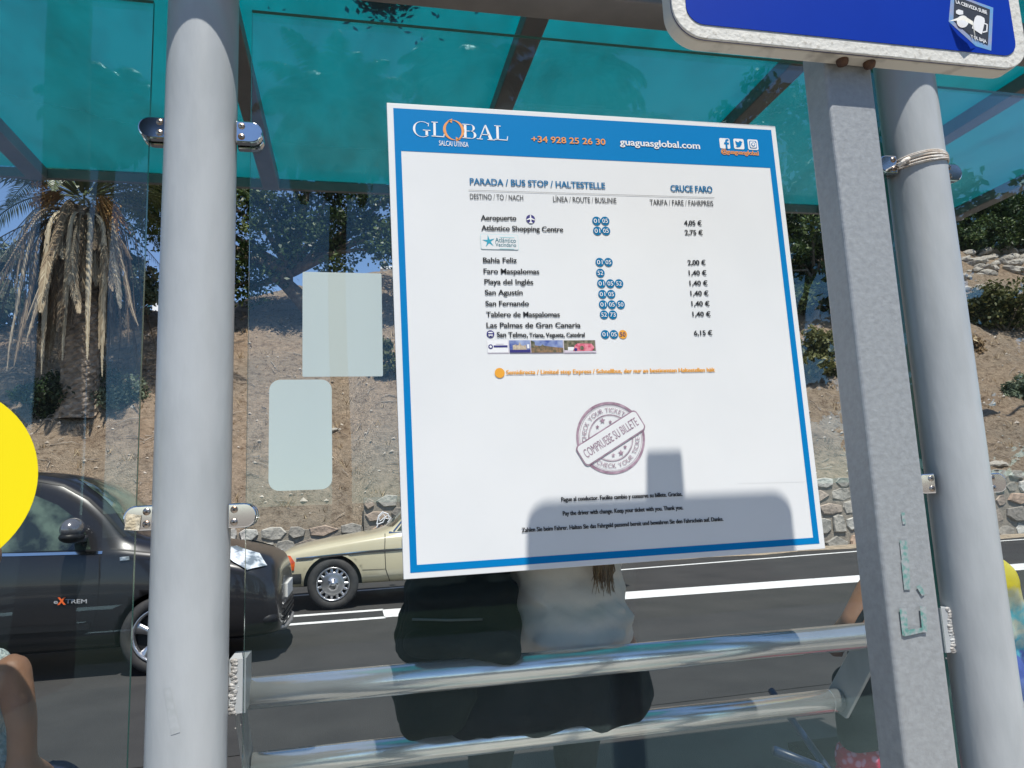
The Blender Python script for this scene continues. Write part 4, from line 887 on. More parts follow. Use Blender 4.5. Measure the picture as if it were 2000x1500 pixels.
# dry grass tufts and litter on the slope
m = FM(); rnd = random.Random(9)
for _ in range(900):
    x, y = rnd.uniform(-9, 20), rnd.uniform(13.8, 23); z = hill_z(x, y); s = rnd.uniform(.05, .22)
    for k in range(rnd.randint(4, 12)):
        a = rnd.random()*6.28; b = Vector((x+rnd.gauss(0, .05), y+rnd.gauss(0, .05), z-.02)); e_ = b + Vector((math.cos(a)*s*.6, math.sin(a)*s*.6, s)); o = Vector((.008, 0, 0)); m.tri(b-o, b+o, e_, rnd.random())
me = bpy.data.meshes.new('dry_grass'); me.from_pydata(m.v, [], m.f); me.update(); set_tone(me, m.t); tag(link('dry_grass', me, DRYL), 'thin dry grass tufts scattered over the slope', 'grass', None, 'stuff')
m = MB()
for _ in range(520):
    x, y = rnd.uniform(-9, 20), rnd.uniform(13.8, 21); a = rnd.random()*6.28; l = rnd.uniform(.12, .55); pts = []
    for k in range(4):
        xx, yy = x + math.cos(a)*l*k/3 + rnd.gauss(0, .03), y + math.sin(a)*l*k/3*.5; pts.append((xx, yy, hill_z(xx, yy)+.02+rnd.random()*.05))
    m.tube(pts, [.011, .009, .007, .004], 5)
tag(m.build('twig_litter', mat('dead_twig', (.16, .12, .09), .9, col2=(.40, .34, .27), nscale=3)), 'dead twigs and sticks littering the slope', 'twigs', None, 'stuff')
m = MB()
for _ in range(1500):
    x, y = rnd.uniform(-9, 21), rnd.uniform(13.7, 23); s = rnd.uniform(.015, .06)*(1.5 if rnd.random() < .05 else 1); z = hill_z(x, y)
    b = len(m.v); d = [Vector((rnd.gauss(0, 1), rnd.gauss(0, 1), rnd.gauss(0, .8))).normalized()*s for _ in range(1)]
    m.add([(x+s*rnd.uniform(.6, 1.2), y, z), (x, y+s, z+.2*s), (x-s*rnd.uniform(.6, 1.2), y, z), (x, y-s, z+.1*s), (x+rnd.uniform(-.3, .3)*s, y, z+s*rnd.uniform(.6, 1)), (x, y, z-s*.6)], [(0, 1, 4), (1, 2, 4), (2, 3, 4), (3, 0, 4), (1, 0, 5), (2, 1, 5), (3, 2, 5), (0, 3, 5)])
tag(m.build('pebbles', mat('pebble', (.33, .27, .21), .9, col2=(.50, .45, .38), nscale=2)), 'loose pebbles and clods strewn over the dry slope', 'pebbles', None, 'stuff')
# pale rocks along the slope top on the right
ROCK = mat('pale_rock', (.42, .39, .34), .85, col2=(.28, .24, .19), nscale=5, bump=.5, bscale=18)
def rock_mesh(seed):
    r2 = random.Random(seed); bm = bmesh.new(); bmesh.ops.create_icosphere(bm, subdivisions=2, radius=1)
    for v in bm.verts:
        q = 1 + .32*mnoise.noise(v.co*1.3 + Vector((seed, 0, 0))) + .12*mnoise.noise(v.co*3.5+Vector((0, seed, 0))); v.co = Vector((v.co.x*q*1.25, v.co.y*q, v.co.z*q*.7))
    me = bpy.data.meshes.new('rock'); bm.to_mesh(me); bm.free(); return me
rms = [rock_mesh(k) for k in range(5)]
for me in rms: me.materials.append(ROCK)
for k, (px, py) in enumerate([(1868+rnd.uniform(0, 138), rnd.gauss(508, 14)) for _ in range(46)] + [(1872+rnd.uniform(0, 40), rnd.uniform(525, 575)) for _ in range(9)]):
    g = on_hill(px, py); s = rnd.uniform(.10, .30)
    o = bpy.data.objects.new('rock', rms[k % 5]); COL.objects.link(o); o.location = (g.x, g.y, g.z+s*.15); o.scale = (s*rnd.uniform(.8, 1.4), s, s*rnd.uniform(.7, 1.1)); o.rotation_euler = (rnd.gauss(0, .3), rnd.gauss(0, .3), rnd.random()*6)
    tag(o, 'pale rock in the loose row along the upper right slope', 'rock', 'pale rocks on the upper right slope')
for px, py, s in ((190, 700, .16), (206, 705, .10), (1945, 907, .17), (655, 840, .10)):
    g = on_hill(px, py); o = bpy.data.objects.new('rock', rms[1]); COL.objects.link(o); o.location = g; o.scale = (s*1.3, s, s*.7)
    tag(o, {190: 'white stone lying at the right foot of the palm', 206: 'small white stone beside the palm foot stone', 1945: 'brown rock on top of the wall at the right edge', 655: 'small stone on the slope beside the rounded blank sticker'}[px], 'rock')
# small white and teal building on the ridge, far away
BW = mat('white_render', (.75, .76, .76), .7, col2=(.68, .69, .69), nscale=2); BT = mat('teal_glazing', (.03, .22, .24), .2, spec=.6)
a = AY(296, 640, 46); b = AY(340, 574, 46); bd = empty('hilltop_building', (a.x, 46, a.z), 0, 'small white building with teal window band on the ridge beside the left post', 'building')
MB().box(a.x, b.x, 46, 50, a.z-3, b.z-.25).build('wall', BW, bd)
h = b.z-a.z; MB().box(a.x-.12, b.x-1.4, 45.93, 45.998, a.z+h*.50, a.z+h*.74).build('window_band', BT, bd); MB().box(a.x+.3, b.x+.2, 45.8, 50.2, b.z-.25, b.z).build('roof_slab', BW, bd)
a = AY(748, 545, 46); b = AY(785, 527, 46); bd = empty('hilltop_building', (a.x, 46, a.z), 0, 'tiny white building on the ridge, half hidden by the board left edge', 'building')
MB().box(a.x, b.x, 46, 50, a.z-3, b.z).build('wall', BW, bd); MB().box(a.x-.15, b.x+.15, 45.85, 50.15, b.z+.002, b.z+.2).build('roof_slab', BW, bd)
# street lamp whose shadow lies on the slope at the right
g = on_hill(1928, 805); Lp = g + SUN*7.2
lamp = empty('street_lamp', (Lp.x+2.2, Lp.y-.4, 0), 0, 'grey street lamp standing right of the frame, throwing its shadow on the slope', 'street lamp')
m = MB(); bx, by = Lp.x+2.2, 12.95; m.tube([(bx, by, 0), (bx, by, Lp.z-.3), (bx-.25, by, Lp.z-.05), (Lp.x+.3, Lp.y, Lp.z)], [.09, .055, .045, .035], 10); m.build('pole', GREYP, lamp, True)
m = MB(); m.sphere((Lp.x, Lp.y, Lp.z), (.36, .15, .08), 14, 8); m.build('lamp_head', GREYP, lamp, True)
# ------------------------------------------------------------------ cars
TYRE = mat('tyre_rubber', (.022, .022, .023), .75, col2=(.04, .038, .036), nscale=14)
RIMS = mat('alloy_rim', (.55, .55, .56), .28, .9, col2=(.42, .42, .43), nscale=10)
DARKI = mat('dark_trim', (.012, .012, .013), .5, spec=.3)
CARGL = mat('painted_view_glass', (.105, .145, .105), .04, spec=.7, coat=.2, col2=(.015, .021, .018), nscale=4.5, lo=.42, hi=.6)  # mottled green painted in for lit foliage seen through the windows
CHR = mat('car_chrome', (.7, .7, .7), .1, 1.)
LENS = mat('headlight_lens', (.16, .19, .21), .08, spec=.9, col2=(.70, .74, .77), nscale=11, lo=.42, hi=.58, coat=1)
AMB = mat('indicator_lens', (.75, .13, .01), .15, spec=.7, col2=(.42, .05, .005), nscale=22, coat=.6)
BLK = mat('black_car_paint', (.010, .010, .012), .30, spec=.4, coat=.45, col2=(.014, .013, .014), nscale=2)
BEI = mat('beige_car_paint', (.50, .455, .315), .28, spec=.45, coat=.6, col2=(.47, .425, .29), nscale=1.5)
PLATE = mat('number_plate', (.62, .62, .60), .45)
def lerp_tab(tab, x):
    if x <= tab[0][0]: return tab[0][1]
    for (a, ya), (b, yb) in zip(tab[:-1], tab[1:]):
        if x <= b:
            t = (x-a)/(b-a); return ya + (yb-ya)*t
    return tab[-1][1]
def car_body(name, parent, xs, H, edge, W, belt, zb, rf, wheels, wr, paint, wcut):
    """lofted shell: H = centre-line height, edge = height of hood/boot shoulder, W = half width, belt = waist height, rf = half width of the roof rail"""
    rows = []
    for x in xs:
        h = lerp_tab(H, x); wv = lerp_tab(W, x); zz = lerp_tab(zb, x); bl = min(lerp_tab(belt, x), h-.03); ed = lerp_tab(edge, x); r_ = lerp_tab(rf, x)
        rows.append([(0, zz), (wv*.80, zz), (wv*.97, zz+.06), (wv, zz + (bl-zz)*.42), (wv*1.0, zz + (bl-zz)*.72), (wv*.975, bl-.02), (wv*.95, bl+.01), (r_ + (wv*.95-r_)*.45, bl + (ed-bl)*.58), (r_, ed-.015), (r_*.86, ed + (h-ed)*.55), (r_*.45, h-.004), (0, h)])
    k = len(rows[0]); ring_n = 2*k-2; v = []; f = []
    for x, row in zip(xs, rows):
        full = [(p[0], p[1]) for p in row] + [(-p[0], p[1]) for p in reversed(row[1:-1])]
        v += [(x, -p[0], p[1]) for p in full]
    n = ring_n
    for i in range(len(xs)-1):
        for j in range(n): f.append((i*n+j, i*n+(j+1) % n, (i+1)*n+(j+1) % n, (i+1)*n+j))
    f.append(tuple(range(n))); f.append(tuple((len(xs)-1)*n+j for j in range(n-1, -1, -1)))
    me = bpy.data.meshes.new(name); me.from_pydata(v, [], f)
    bm = bmesh.new(); bm.from_mesh(me); bmesh.ops.recalc_face_normals(bm, faces=bm.faces); bm.to_mesh(me); bm.free()
    tmp = bpy.data.objects.new('tmp', me); COL.objects.link(tmp); sd = tmp.modifiers.new('s', 'SUBSURF'); sd.levels = sd.render_levels = 2
    full_me = evaluated(tmp); bm = bmesh.new(); bm.from_mesh(full_me); bvh = BVHTree.FromBMesh(bm); bm.free()
    cuts = []
    for wx, wz in wheels:
        for sg in (-1, 1):
            c = MB(); c.lathe([(0.001, -.3), (wr, -.3), (wr, .3), (.001, .3)], 40, (wx, sg*(wcut+.05), wz), 'Y'); co = c.build('cut', [DARKI]); b = tmp.modifiers.new('b', 'BOOLEAN'); b.operation = 'DIFFERENCE'; b.object = co; b.solver = 'EXACT'; cuts.append(co)
    C.view_layer.update(); body_me = evaluated(tmp)
    bpy.data.objects.remove(tmp)
    for c in cuts: bpy.data.objects.remove(c)
    body_me.materials.clear(); o = link('body', body_me, [paint, DARKI], parent, True)
    mi = []
    for p in o.data.polygons:
        c = p.center; d = any((c.x-wx)**2 + (c.z-wz)**2 < (wr-.004)**2 or (abs(math.hypot(c.x-wx, c.z-wz)-wr) < .006 and (p.normal.x*(c.x-wx) + p.normal.z*(c.z-wz)) < -.3*wr) for wx, wz in wheels) and abs(c.y) > wcut-.36
        mi.append(1 if d or c.z < .17 else 0)
    o.data.polygons.foreach_set('material_index', mi); return o, bvh
def grid_poly(poly, cuts=4):
    bm = bmesh.new(); vs = [bm.verts.new((p[0], p[1], 0)) for p in poly]; bm.faces.new(vs)
    bmesh.ops.triangulate(bm, faces=bm.faces)
    for _ in range(cuts):
        es = [e for e in bm.edges if e.calc_length() > .06]
        if not es: break
        bmesh.ops.subdivide_edges(bm, edges=es, cuts=1); bmesh.ops.triangulate(bm, faces=bm.faces)
    v = [(q.co.x, q.co.y) for q in bm.verts]; bm.verts.index_update(); f = [tuple(q.index for q in ff.verts) for ff in bm.faces]; bm.free(); return v, f
def drape(mb, bvh, poly, origin, direction, off=.004, mi=0, cuts=4):
    """lay a flat outline on the body along a direction; origin(u,v) gives the start point"""
    v, f = grid_poly(poly, cuts); d = Vector(direction).normalized(); out = []
    ok = True
    for p in v:
        o_ = Vector(origin(*p)); h = bvh.ray_cast(o_, d)
        out.append(h[0] + h[1]*(off if h[1].dot(d) < 0 else -off) if h[0] is not None else None)
    good = [q for q in f if all(out[i] is not None for i in q)]
    mb.add([q if q is not None else (0, 0, 0) for q in out], good, mi)
def side(mb, bvh, poly, off=.004, mi=0, cuts=4, both=True):
    for sg in ((-1, 1) if both else (-1,)): drape(mb, bvh, poly, lambda u, v: (u, sg*3, v), (0, -sg, 0), off, mi, cuts)
def strip(mb, bvh, pts, wd, off=.005, mi=0, sides=(-1, 1)):
    """thin strip along the flank through (x,z) points"""
    for sg in sides:
        vs = []
        fine = []
        for (a, b) in zip(pts[:-1], pts[1:]):
            for k in range(8): fine.append((a[0]+(b[0]-a[0])*k/8, a[1]+(b[1]-a[1])*k/8))
        fine.append(pts[-1])
        for i, p in enumerate(fine):
            a = fine[max(0, i-1)]; b = fine[min(len(fine)-1, i+1)]; d = Vector((b[0]-a[0], b[1]-a[1])).normalized(); nn = Vector((-d.y, d.x))*wd/2
            for s in (-1, 1):
                h = bvh.ray_cast(Vector((p[0]+nn.x*s, sg*3, p[1]+nn.y*s)), Vector((0, -sg, 0)))
                vs.append(h[0] + h[1]*off if h[0] is not None else Vector((p[0], sg*.8, p[1])))
        mb.add(vs, [(2*k, 2*k+1, 2*k+3, 2*k+2) for k in range(len(fine)-1)], mi)
def wheel(parent, x, y, r_, wd, rim_r, style, sg):
    m = MB(); m.lathe([(rim_r, -wd/2), (r_-.025, -wd/2), (r_-.006, -wd/2+.02), (r_, -wd/4), (r_, wd/4), (r_-.006, wd/2-.02), (r_-.025, wd/2), (rim_r, wd/2), (rim_r, -wd/2)], 48, (x, y, r_), 'Y')
    w_ = m.build('wheel', TYRE, parent, True, world=False)
    m = MB(); yo = sg*wd/2
    Y_ = lambda d: yo - sg*d
    m.lathe([(rim_r*1.02, Y_(-.004)), (rim_r*1.0, Y_(-.008)), (rim_r*.93, Y_(.002)), (rim_r*.90, Y_(.045))], 40, (x, y, r_), 'Y')
    if style == 'spoke':
        m.lathe([(.001, Y_(.005)), (.055, Y_(.006)), (.062, Y_(.03))], 20, (x, y, r_), 'Y')
        for k in range(5):
            a = 2*PI*k/5 + .35; vs = []
            for rr, hw in ((.045, .035), (rim_r*.5, .026), (rim_r*.94, .045)):
                for s in (-1, 1):
                    for dd in (.008, .035): vs.append((x + rr*math.cos(a) - s*hw*math.sin(a), y + Y_(dd + .01*(rr/rim_r)), r_ + rr*math.sin(a) + s*hw*math.cos(a)))
            fs = []
            for i in (0, 4): fs += [(i, i+2, i+6, i+4), (i+1, i+5, i+7, i+3), (i, i+4, i+5, i+1), (i+2, i+3, i+7, i+6)]
            m.add(vs, fs)
    else:
        m.lathe([(.001, Y_(-.010)), (.030, Y_(-.008)), (.033, Y_(.0)), (rim_r*.52, Y_(.016)), (rim_r*.68, Y_(.012)), (rim_r*.72, Y_(.02))], 36, (x, y, r_), 'Y')
        for k in range(15):
            a = 2*PI*k/15; vs = []
            for rr, hw in ((rim_r*.70, .020), (rim_r*.93, .013)):
                for s in (-1, 1):
                    for dd in (.010, .03): vs.append((x + rr*math.cos(a) - s*hw*math.sin(a), y + Y_(dd), r_ + rr*math.sin(a) + s*hw*math.cos(a)))
            m.add(vs, [(0, 2, 6, 4), (1, 5, 7, 3), (0, 4, 5, 1), (2, 3, 7, 6)])
        for k in range(5):
            a = 2*PI*k/5; m.sphere((x+.055*math.cos(a), y+Y_(-.004), r_+.055*math.sin(a)), .010, 8, 5, 1)
    rm = m.build('rim', [RIMS, DARKI], None, True, world=False); rm.parent = w_
    m = MB(); m.lathe([(.001, Y_(.06)), (rim_r*.93, Y_(.06))], 30, (x, y, r_), 'Y'); bk = m.build('rim_back', DARKI, None, world=False); bk.parent = w_
    return w_
def place_car(root, nose_x, cy, heading):
    root.location = (nose_x, cy, 0); root.rotation_euler = (0, 0, PI if heading > 0 else 0); C.view_layer.update()
# local frame of a car: nose at x=0, tail towards +x, right/left flank at y=-/+.
# ---- black compact people carrier heading right
car = empty('black_car', (0, 0, 0), 0, 'black compact people carrier passing on the near lane behind the left post', 'car')
H = [(0, .66), (.03, .80), (.08, .87), (.2, .925), (.52, 1.0), (.9, 1.07), (1.19, 1.115), (1.27, 1.20), (1.37, 1.36), (1.52, 1.50), (1.72, 1.625), (1.95, 1.685), (2.4, 1.70), (3.2, 1.67), (3.72, 1.58), (3.95, 1.20), (4.06, .95), (4.08, .7)]
E_ = [(0, .63), (.03, .76), (.08, .83), (.2, .885), (.52, .955), (.9, 1.02), (1.19, 1.075), (1.27, 1.15), (1.37, 1.29), (1.52, 1.435), (1.72, 1.57), (1.95, 1.635), (2.4, 1.65), (3.2, 1.62), (3.72, 1.53), (3.95, 1.15), (4.06, .92), (4.08, .68)]
W_ = [(0, .66), (.04, .76), (.12, .81), (.3, .84), (.7, .85), (1.3, .862), (3.2, .86), (3.8, .80), (4.0, .72), (4.08, .62)]
BL = [(0, .56), (.12, .72), (.3, .80), (.9, .93), (1.3, .98), (2.0, 1.01), (3.4, 1.06), (3.9, 1.0), (4.08, .65)]
ZB = [(0, .24), (.06, .20), (.3, .19), (3.6, .2), (4.08, .32)]
RF = [(0, .50), (.10, .60), (.3, .70), (.9, .73), (1.19, .74), (1.37, .73), (1.72, .70), (2.2, .69), (3.2, .69), (3.8, .66), (4.08, .5)]
body, bvh = car_body('body', car, [0, .03, .08, .16, .3, .5, .75, 1.0, 1.19, 1.27, 1.37, 1.52, 1.72, 1.95, 2.4, 2.9, 3.3, 3.6, 3.78, 3.95, 4.04, 4.08], H, E_, W_, BL, ZB, RF, [(.92, .31), (3.46, .31)], .345, BLK, .80)
# flank windows (this car heads right, so its -y flank in the local frame lies away from the camera after turning; both sides are built)
def car_part(name, fn, m, smooth=True):
    mb = MB(); fn(mb); return mb.build(name, m, car, smooth, world=False)
car_part('side_window', lambda b: side(b, bvh, [(1.47, 1.015), (1.50, 1.11), (1.60, 1.26), (1.75, 1.38), (1.95, 1.475), (2.2, 1.525), (2.58, 1.545), (2.58, 1.03)]), CARGL)
car_part('rear_side_window', lambda b: side(b, bvh, [(2.66, 1.04), (2.66, 1.545), (3.1, 1.53), (3.45, 1.46), (3.62, 1.10)]), CARGL)
car_part('windshield', lambda b: drape(b, bvh, [(-.62, 1.20), (-.52, 1.52), (-.42, 1.60), (.42, 1.60), (.52, 1.52), (.62, 1.20), (.5, 1.14), (-.5, 1.14)], lambda u, v: (-2, u, v), (1, 0, 0), .004), CARGL)
car_part('window_trim', lambda b: strip(b, bvh, [(1.38, .985), (2.0, 1.003), (3.6, 1.065)], .022), CHR)
car_part('roof_drip', lambda b: strip(b, bvh, [(1.24, 1.10), (1.40, 1.285), (1.54, 1.42), (1.74, 1.54), (1.97, 1.595), (2.4, 1.61), (3.2, 1.585)], .016, .004), DARKI)
car_part('door_gap', lambda b: [strip(b, bvh, p, .008, .003) for p in ([(1.40, 1.02), (1.385, .8), (1.39, .55), (1.44, .33)], [(2.62, 1.0), (2.62, .3)], [(1.44, .30), (2.62, .30)])], DARKI)
car_part('bonnet_gap', lambda b: strip(b, bvh, [(1.32, 1.01), (.9, .945), (.45, .875)], .009, .003), DARKI)
car_part('sill_moulding', lambda b: strip(b, bvh, [(1.44, .42), (2.6, .44), (3.1, .44)], .05, .012), DARKI)
for sg in (-1, 1):
    m = MB()
    lp_ = [(.13, .79), (.27, .775), (.38, .84), (.53, .955), (.40, .955), (.20, .885)]
    drape(m, bvh, lp_, lambda u, v: (u, sg*3, v), (0, -sg, 0), .016, 0, 6)
    m.build('headlight', LENS, car, True, world=False)
    m = MB(); side_p = [(1.17, .915), (1.24, .912), (1.245, .94), (1.175, .943)]; drape(m, bvh, side_p, lambda u, v: (u, sg*3, v), (0, -sg, 0), .012); m.build('side_marker', LENS, car, True, world=False)
    m = MB(); m.sphere((.12, sg*.70, .36), (.10, .10, .07), 16, 9); m.build('fog_lamp', DARKI, car, True, world=False)
    m = MB(); m.sphere((1.555, sg*.985, 1.185), (.085, .13, .09), 18, 12); m.box(1.50, 1.55, min(sg*.80, sg*.93), max(sg*.80, sg*.93), 1.08, 1.13); mi_ = m.build('mirror', mat('mirror_shell', (.16, .16, .17), .22, .5, coat=.8), car, True, world=False)
    m = MB(); m.sphere((1.555, sg*.99, 1.125), (.088, .125, .05), 16, 8); mb_ = m.build('mirror_base', DARKI, None, True, world=False); mb_.parent = mi_
m = MB(); m.box(-.018, .012, -.27, .27, .47, .60); m.build('number_plate', PLATE, car, bevel=.006, world=False)
m = MB()
for z_ in (.30, .345, .39): m.box(-.012, .05, -.48, .48, z_, z_+.018)
m.build('lower_grille', DARKI, car, world=False)
m = MB(); m.tube([(.10, -.62, .255), (.0, -.42, .235), (-.02, 0, .23), (.0, .42, .235), (.10, .62, .255)], .022, 8); m.build('bumper_lip', mat('bumper_trim', (.30, .30, .31), .4, .6), car, True, world=False)
for x in (.92, 3.46):
    for sg in (-1, 1): wheel(car, x, sg*.76, .31, .195, .212, 'spoke', sg)
place_car(car, -.62, 7.46, 1)
# door lettering on the near flank
m = MB(); A, B = AY(105, 1179, 6.59), AY(170, 1177, 6.59)
hit = 7.46 - .866
def lett(s, px0, px1, py, mi): put_text(m, s, AY(px0, py, hit), AY(px1, py, hit), .030, Vector((0, 0, 1)), OUT, .02, .004, mi)
lett('e', 105, 113.5, 1179, 0); lett('TREM', 128, 170, 1178, 0)
put_text(m, 'X', AY(112, 1180.5, hit), AY(129, 1180, hit), .050, Vector((0, 0, 1)), OUT, .05, .005, 1)
parent_keep(m.build('door_lettering', [mat('badge_grey', (.35, .35, .36), .4), mat('badge_orange', (.75, .12, .02), .4)]), car)
# ---- beige classic sedan heading left
car = empty('beige_sedan', (0, 0, 0), 0, 'beige classic sedan with chrome trim on the far lane, half hidden by the timetable board', 'car')
H = [(0, .45), (.03, .58), (.14, .70), (.24, .745), (.5, .80), (.9, .86), (1.25, .905), (1.45, .925), (1.55, .99), (1.72, 1.17), (1.95, 1.345), (2.15, 1.40), (2.6, 1.42), (3.1, 1.40), (3.35, 1.33), (3.7, 1.02), (3.82, .93), (4.2, .905), (4.55, .86), (4.68, .68), (4.70, .5)]
E_ = [(x, z-.02 if z < .93 else z-.045) for x, z in H]
W_ = [(0, .80), (.06, .85), (.3, .875), (1.0, .893), (3.6, .893), (4.4, .86), (4.66, .82), (4.70, .78)]
BL = [(0, .42), (.14, .62), (.3, .70), (1.0, .80), (1.45, .85), (2.4, .87), (3.7, .875), (4.5, .80), (4.70, .48)]
ZB = [(0, .30), (.3, .26), (4.3, .27), (4.70, .34)]
RF = [(0, .74), (.3, .78), (1.2, .79), (1.5, .77), (1.72, .68), (2.1, .60), (3.1, .59), (3.5, .66), (3.85, .76), (4.70, .72)]
body, bvh = car_body('body', car, [0, .02, .08, .16, .26, .5, .8, 1.1, 1.38, 1.5, 1.62, 1.8, 2.0, 2.2, 2.6, 3.0, 3.25, 3.5, 3.72, 3.86, 4.2, 4.5, 4.64, 4.68, 4.70], H, E_, W_, BL, ZB, RF, [(.80, .312), (3.59, .312)], .355, BEI, .82)
car_part('side_window', lambda b: side(b, bvh, [(1.60, .915), (1.86, 1.20), (2.02, 1.315), (2.5, 1.345), (2.5, .92)]), CARGL)
car_part('rear_side_window', lambda b: side(b, bvh, [(2.58, .92), (2.58, 1.345), (3.1, 1.31), (3.45, .94)]), CARGL)
car_part('windshield', lambda b: drape(b, bvh, [(-.70, .97), (-.62, 1.18), (-.54, 1.33), (.54, 1.33), (.62, 1.18), (.70, .97)], lambda u, v: (-2, u, v), (1, 0, 0), .004), CARGL)
car_part('window_trim', lambda b: [strip(b, bvh, [(1.50, .90), (3.6, .91)], .02), strip(b, bvh, [(1.56, .91), (1.84, 1.215), (2.0, 1.335), (2.55, 1.365), (3.12, 1.33)], .018)], CHR)
car_part('flank_trim', lambda b: strip(b, bvh, [(.36, .632), (.45, .635), (1.2, .675), (2.5, .70), (4.4, .69)], .022, .012), mat('rubber_trim', (.03, .028, .025), .5))
car_part('chrome_strip', lambda b: strip(b, bvh, [(.36, .647), (.45, .65), (1.2, .69), (2.5, .715), (4.4, .705)], .009, .013), CHR)
car_part('door_gap', lambda b: [strip(b, bvh, p, .009, .003) for p in ([(1.45, .89), (1.44, .7), (1.45, .45), (1.50, .30)], [(2.54, .9), (2.54, .3)])], DARKI)
car_part('wing_gap', lambda b: strip(b, bvh, [(1.16, .46), (1.45, .455)], .006, .003), DARKI)
car_part('wheel_arch_lip', lambda b: strip(b, bvh, [(.80+.372*math.cos(PI*k/14), .312+.372*math.sin(PI*k/14)) for k in range(15)], .028, .010), BEI)
for sg in (-1, 1):
    m = MB(); drape(m, bvh, [(.20, .50), (.335, .505), (.345, .60), (.29, .675), (.19, .685)], lambda u, v: (u, sg*3, v), (0, -sg, 0), .012); m.build('corner_light', AMB, car, True, world=False)
    m = MB(); m.lathe([(.001, -.02), (.09, -.015), (.095, .02)], 24, (.045, sg*.60, .60), 'X'); m.build('headlight', LENS, car, True, world=False)
    m = MB(); m.sphere((1.72, sg*.97, .98), (.05, .09, .065), 14, 9); m.build('mirror', CHR, car, True, world=False)
m = MB(); m.tube([(.42, -.91, .40), (.12, -.90, .40), (-.06, -.80, .40), (-.10, 0, .40), (-.06, .80, .40), (.12, .90, .40), (.42, .91, .40)], .062, 10); m.build('front_bumper', DARKI, car, True, world=False)
m = MB(); m.tube([(4.3, -.91, .42), (4.6, -.88, .42), (4.78, -.78, .42), (4.80, 0, .42), (4.78, .78, .42), (4.6, .88, .42), (4.3, .91, .42)], .062, 10); m.build('rear_bumper', DARKI, car, True, world=False)
m = MB(); m.box(-.03, .03, -.30, .30, .46, .74)
for k in range(9): m.box(-.036, -.03, -.28, .28, .48+k*.028, .488+k*.028)
m.build('radiator_grille', CHR, car, bevel=.005, world=False)
for x in (.80, 3.59):
    for sg in (-1, 1): wheel(car, x, sg*.80, .312, .185, .200, 'slots', sg)
place_car(car, -1.07, 10.52, -1)

# ------------------------------------------------------------------ people and their things
SKIN = mat('tanned_skin', (.36, .19, .115), .5, spec=.4, col2=(.30, .15, .09), nscale=9, bump=.08, bscale=120)
SKIN2 = mat('fair_skin', (.50, .30, .21), .5, spec=.4, col2=(.44, .24, .16), nscale=9)
def seg(a, ra, b, rb, n=None):
    a, b = Vector(a), Vector(b); L = (b-a).length; n = n or max(2, int(L/(min(ra, rb)*.45))); return [(a.lerp(b, k/n), ra+(rb-ra)*k/n) for k in range(n+1)]
def skin_mesh(prims, voxel=.012, smooth=8):
    """one continuous surface over a chain of balls: (centre, radius or (rx,ry,rz))"""
    bm = bmesh.new()
    for c, r_ in prims:
        s = r_ if isinstance(r_, (tuple, list)) else (r_, r_, r_)
        bmesh.ops.create_icosphere(bm, subdivisions=2, radius=1, matrix=Matrix.Translation(c) @ Matrix.Diagonal((*s, 1)))
    me = bpy.data.meshes.new('skin'); bm.to_mesh(me); bm.free(); o = bpy.data.objects.new('tmp', me); COL.objects.link(o)
    a = o.modifiers.new('r', 'REMESH'); a.mode = 'VOXEL'; a.voxel_size = voxel
    b = o.modifiers.new('s', 'SMOOTH'); b.iterations = smooth; b.factor = .5
    out = evaluated(o); bpy.data.objects.remove(o); return out
def hand(wrist, direction, palm_n, side_):
    """palm, four bent fingers and a thumb"""
    w_ = Vector(wrist); d = Vector(direction).normalized(); nrm = Vector(palm_n); nrm = (nrm - d*nrm.dot(d)).normalized(); s = d.cross(nrm)*side_; pr = []
    for k in range(5):
        for q in (-.026, -.009, .009, .026): pr.append((w_ + d*(.012+.017*k) + s*q*(.8+.05*k), .0125))
    for q, L in ((-.030, .068), (-.010, .080), (.010, .076), (.030, .060)):
        b = w_ + d*.085 + s*q; m1 = b + (d*.9+nrm*.35)*L*.45; m2 = m1 + (d*.6+nrm*.8)*L*.33; e_ = m2 + (d*.2+nrm)*L*.25
        pr += seg(b, .0095, m1, .009) + seg(m1, .009, m2, .0082) + seg(m2, .0082, e_, .0072)
    b = w_ + d*.03 - s*.034; m1 = b + (d*.6 - s*.7 + nrm*.3)*.036; e_ = m1 + (d*.85 - s*.1 + nrm*.4)*.030; pr += seg(b, .012, m1, .0105) + seg(m1, .0105, e_, .0085)
    return pr
def head_prims(c, f, sc=1.):
    """skull, face, nose, lips, ears; f = facing direction"""
    c = Vector(c); f = Vector(f).normalized(); s = f.cross(Vector((0, 0, 1))).normalized(); u = Vector((0, 0, 1))
    pr = [(c + u*.025 - f*.012, .090*sc), (c + u*.02 + f*.012, .083*sc), (c - u*.04 + f*.035, .062*sc), (c - u*.085 + f*.05, .036*sc), (c - u*.015 + f*.075, .030*sc), (c + u*.045 + f*.062, .045*sc)]
    pr += [(c - u*.022 + f*(.098), .0135), (c - u*.004 + f*.095, .011), (c - u*.030 + f*.104, .012), (c - u*.062 + f*.088, .014), (c - u*.07 + f*.086, .013)]
    for q in (-1, 1): pr += [(c + s*q*.038 - u*.030 + f*.058, .030), (c + s*q*.033 + u*.022 + f*.083, .014), (c + s*q*.088 - f*.004 - u*.005, (.012, .018, .028)), (c + s*q*.03 + u*.0 + f*.082, .013)]
    return pr
def person(label, loc): return empty('person', loc, 0, label, 'person')
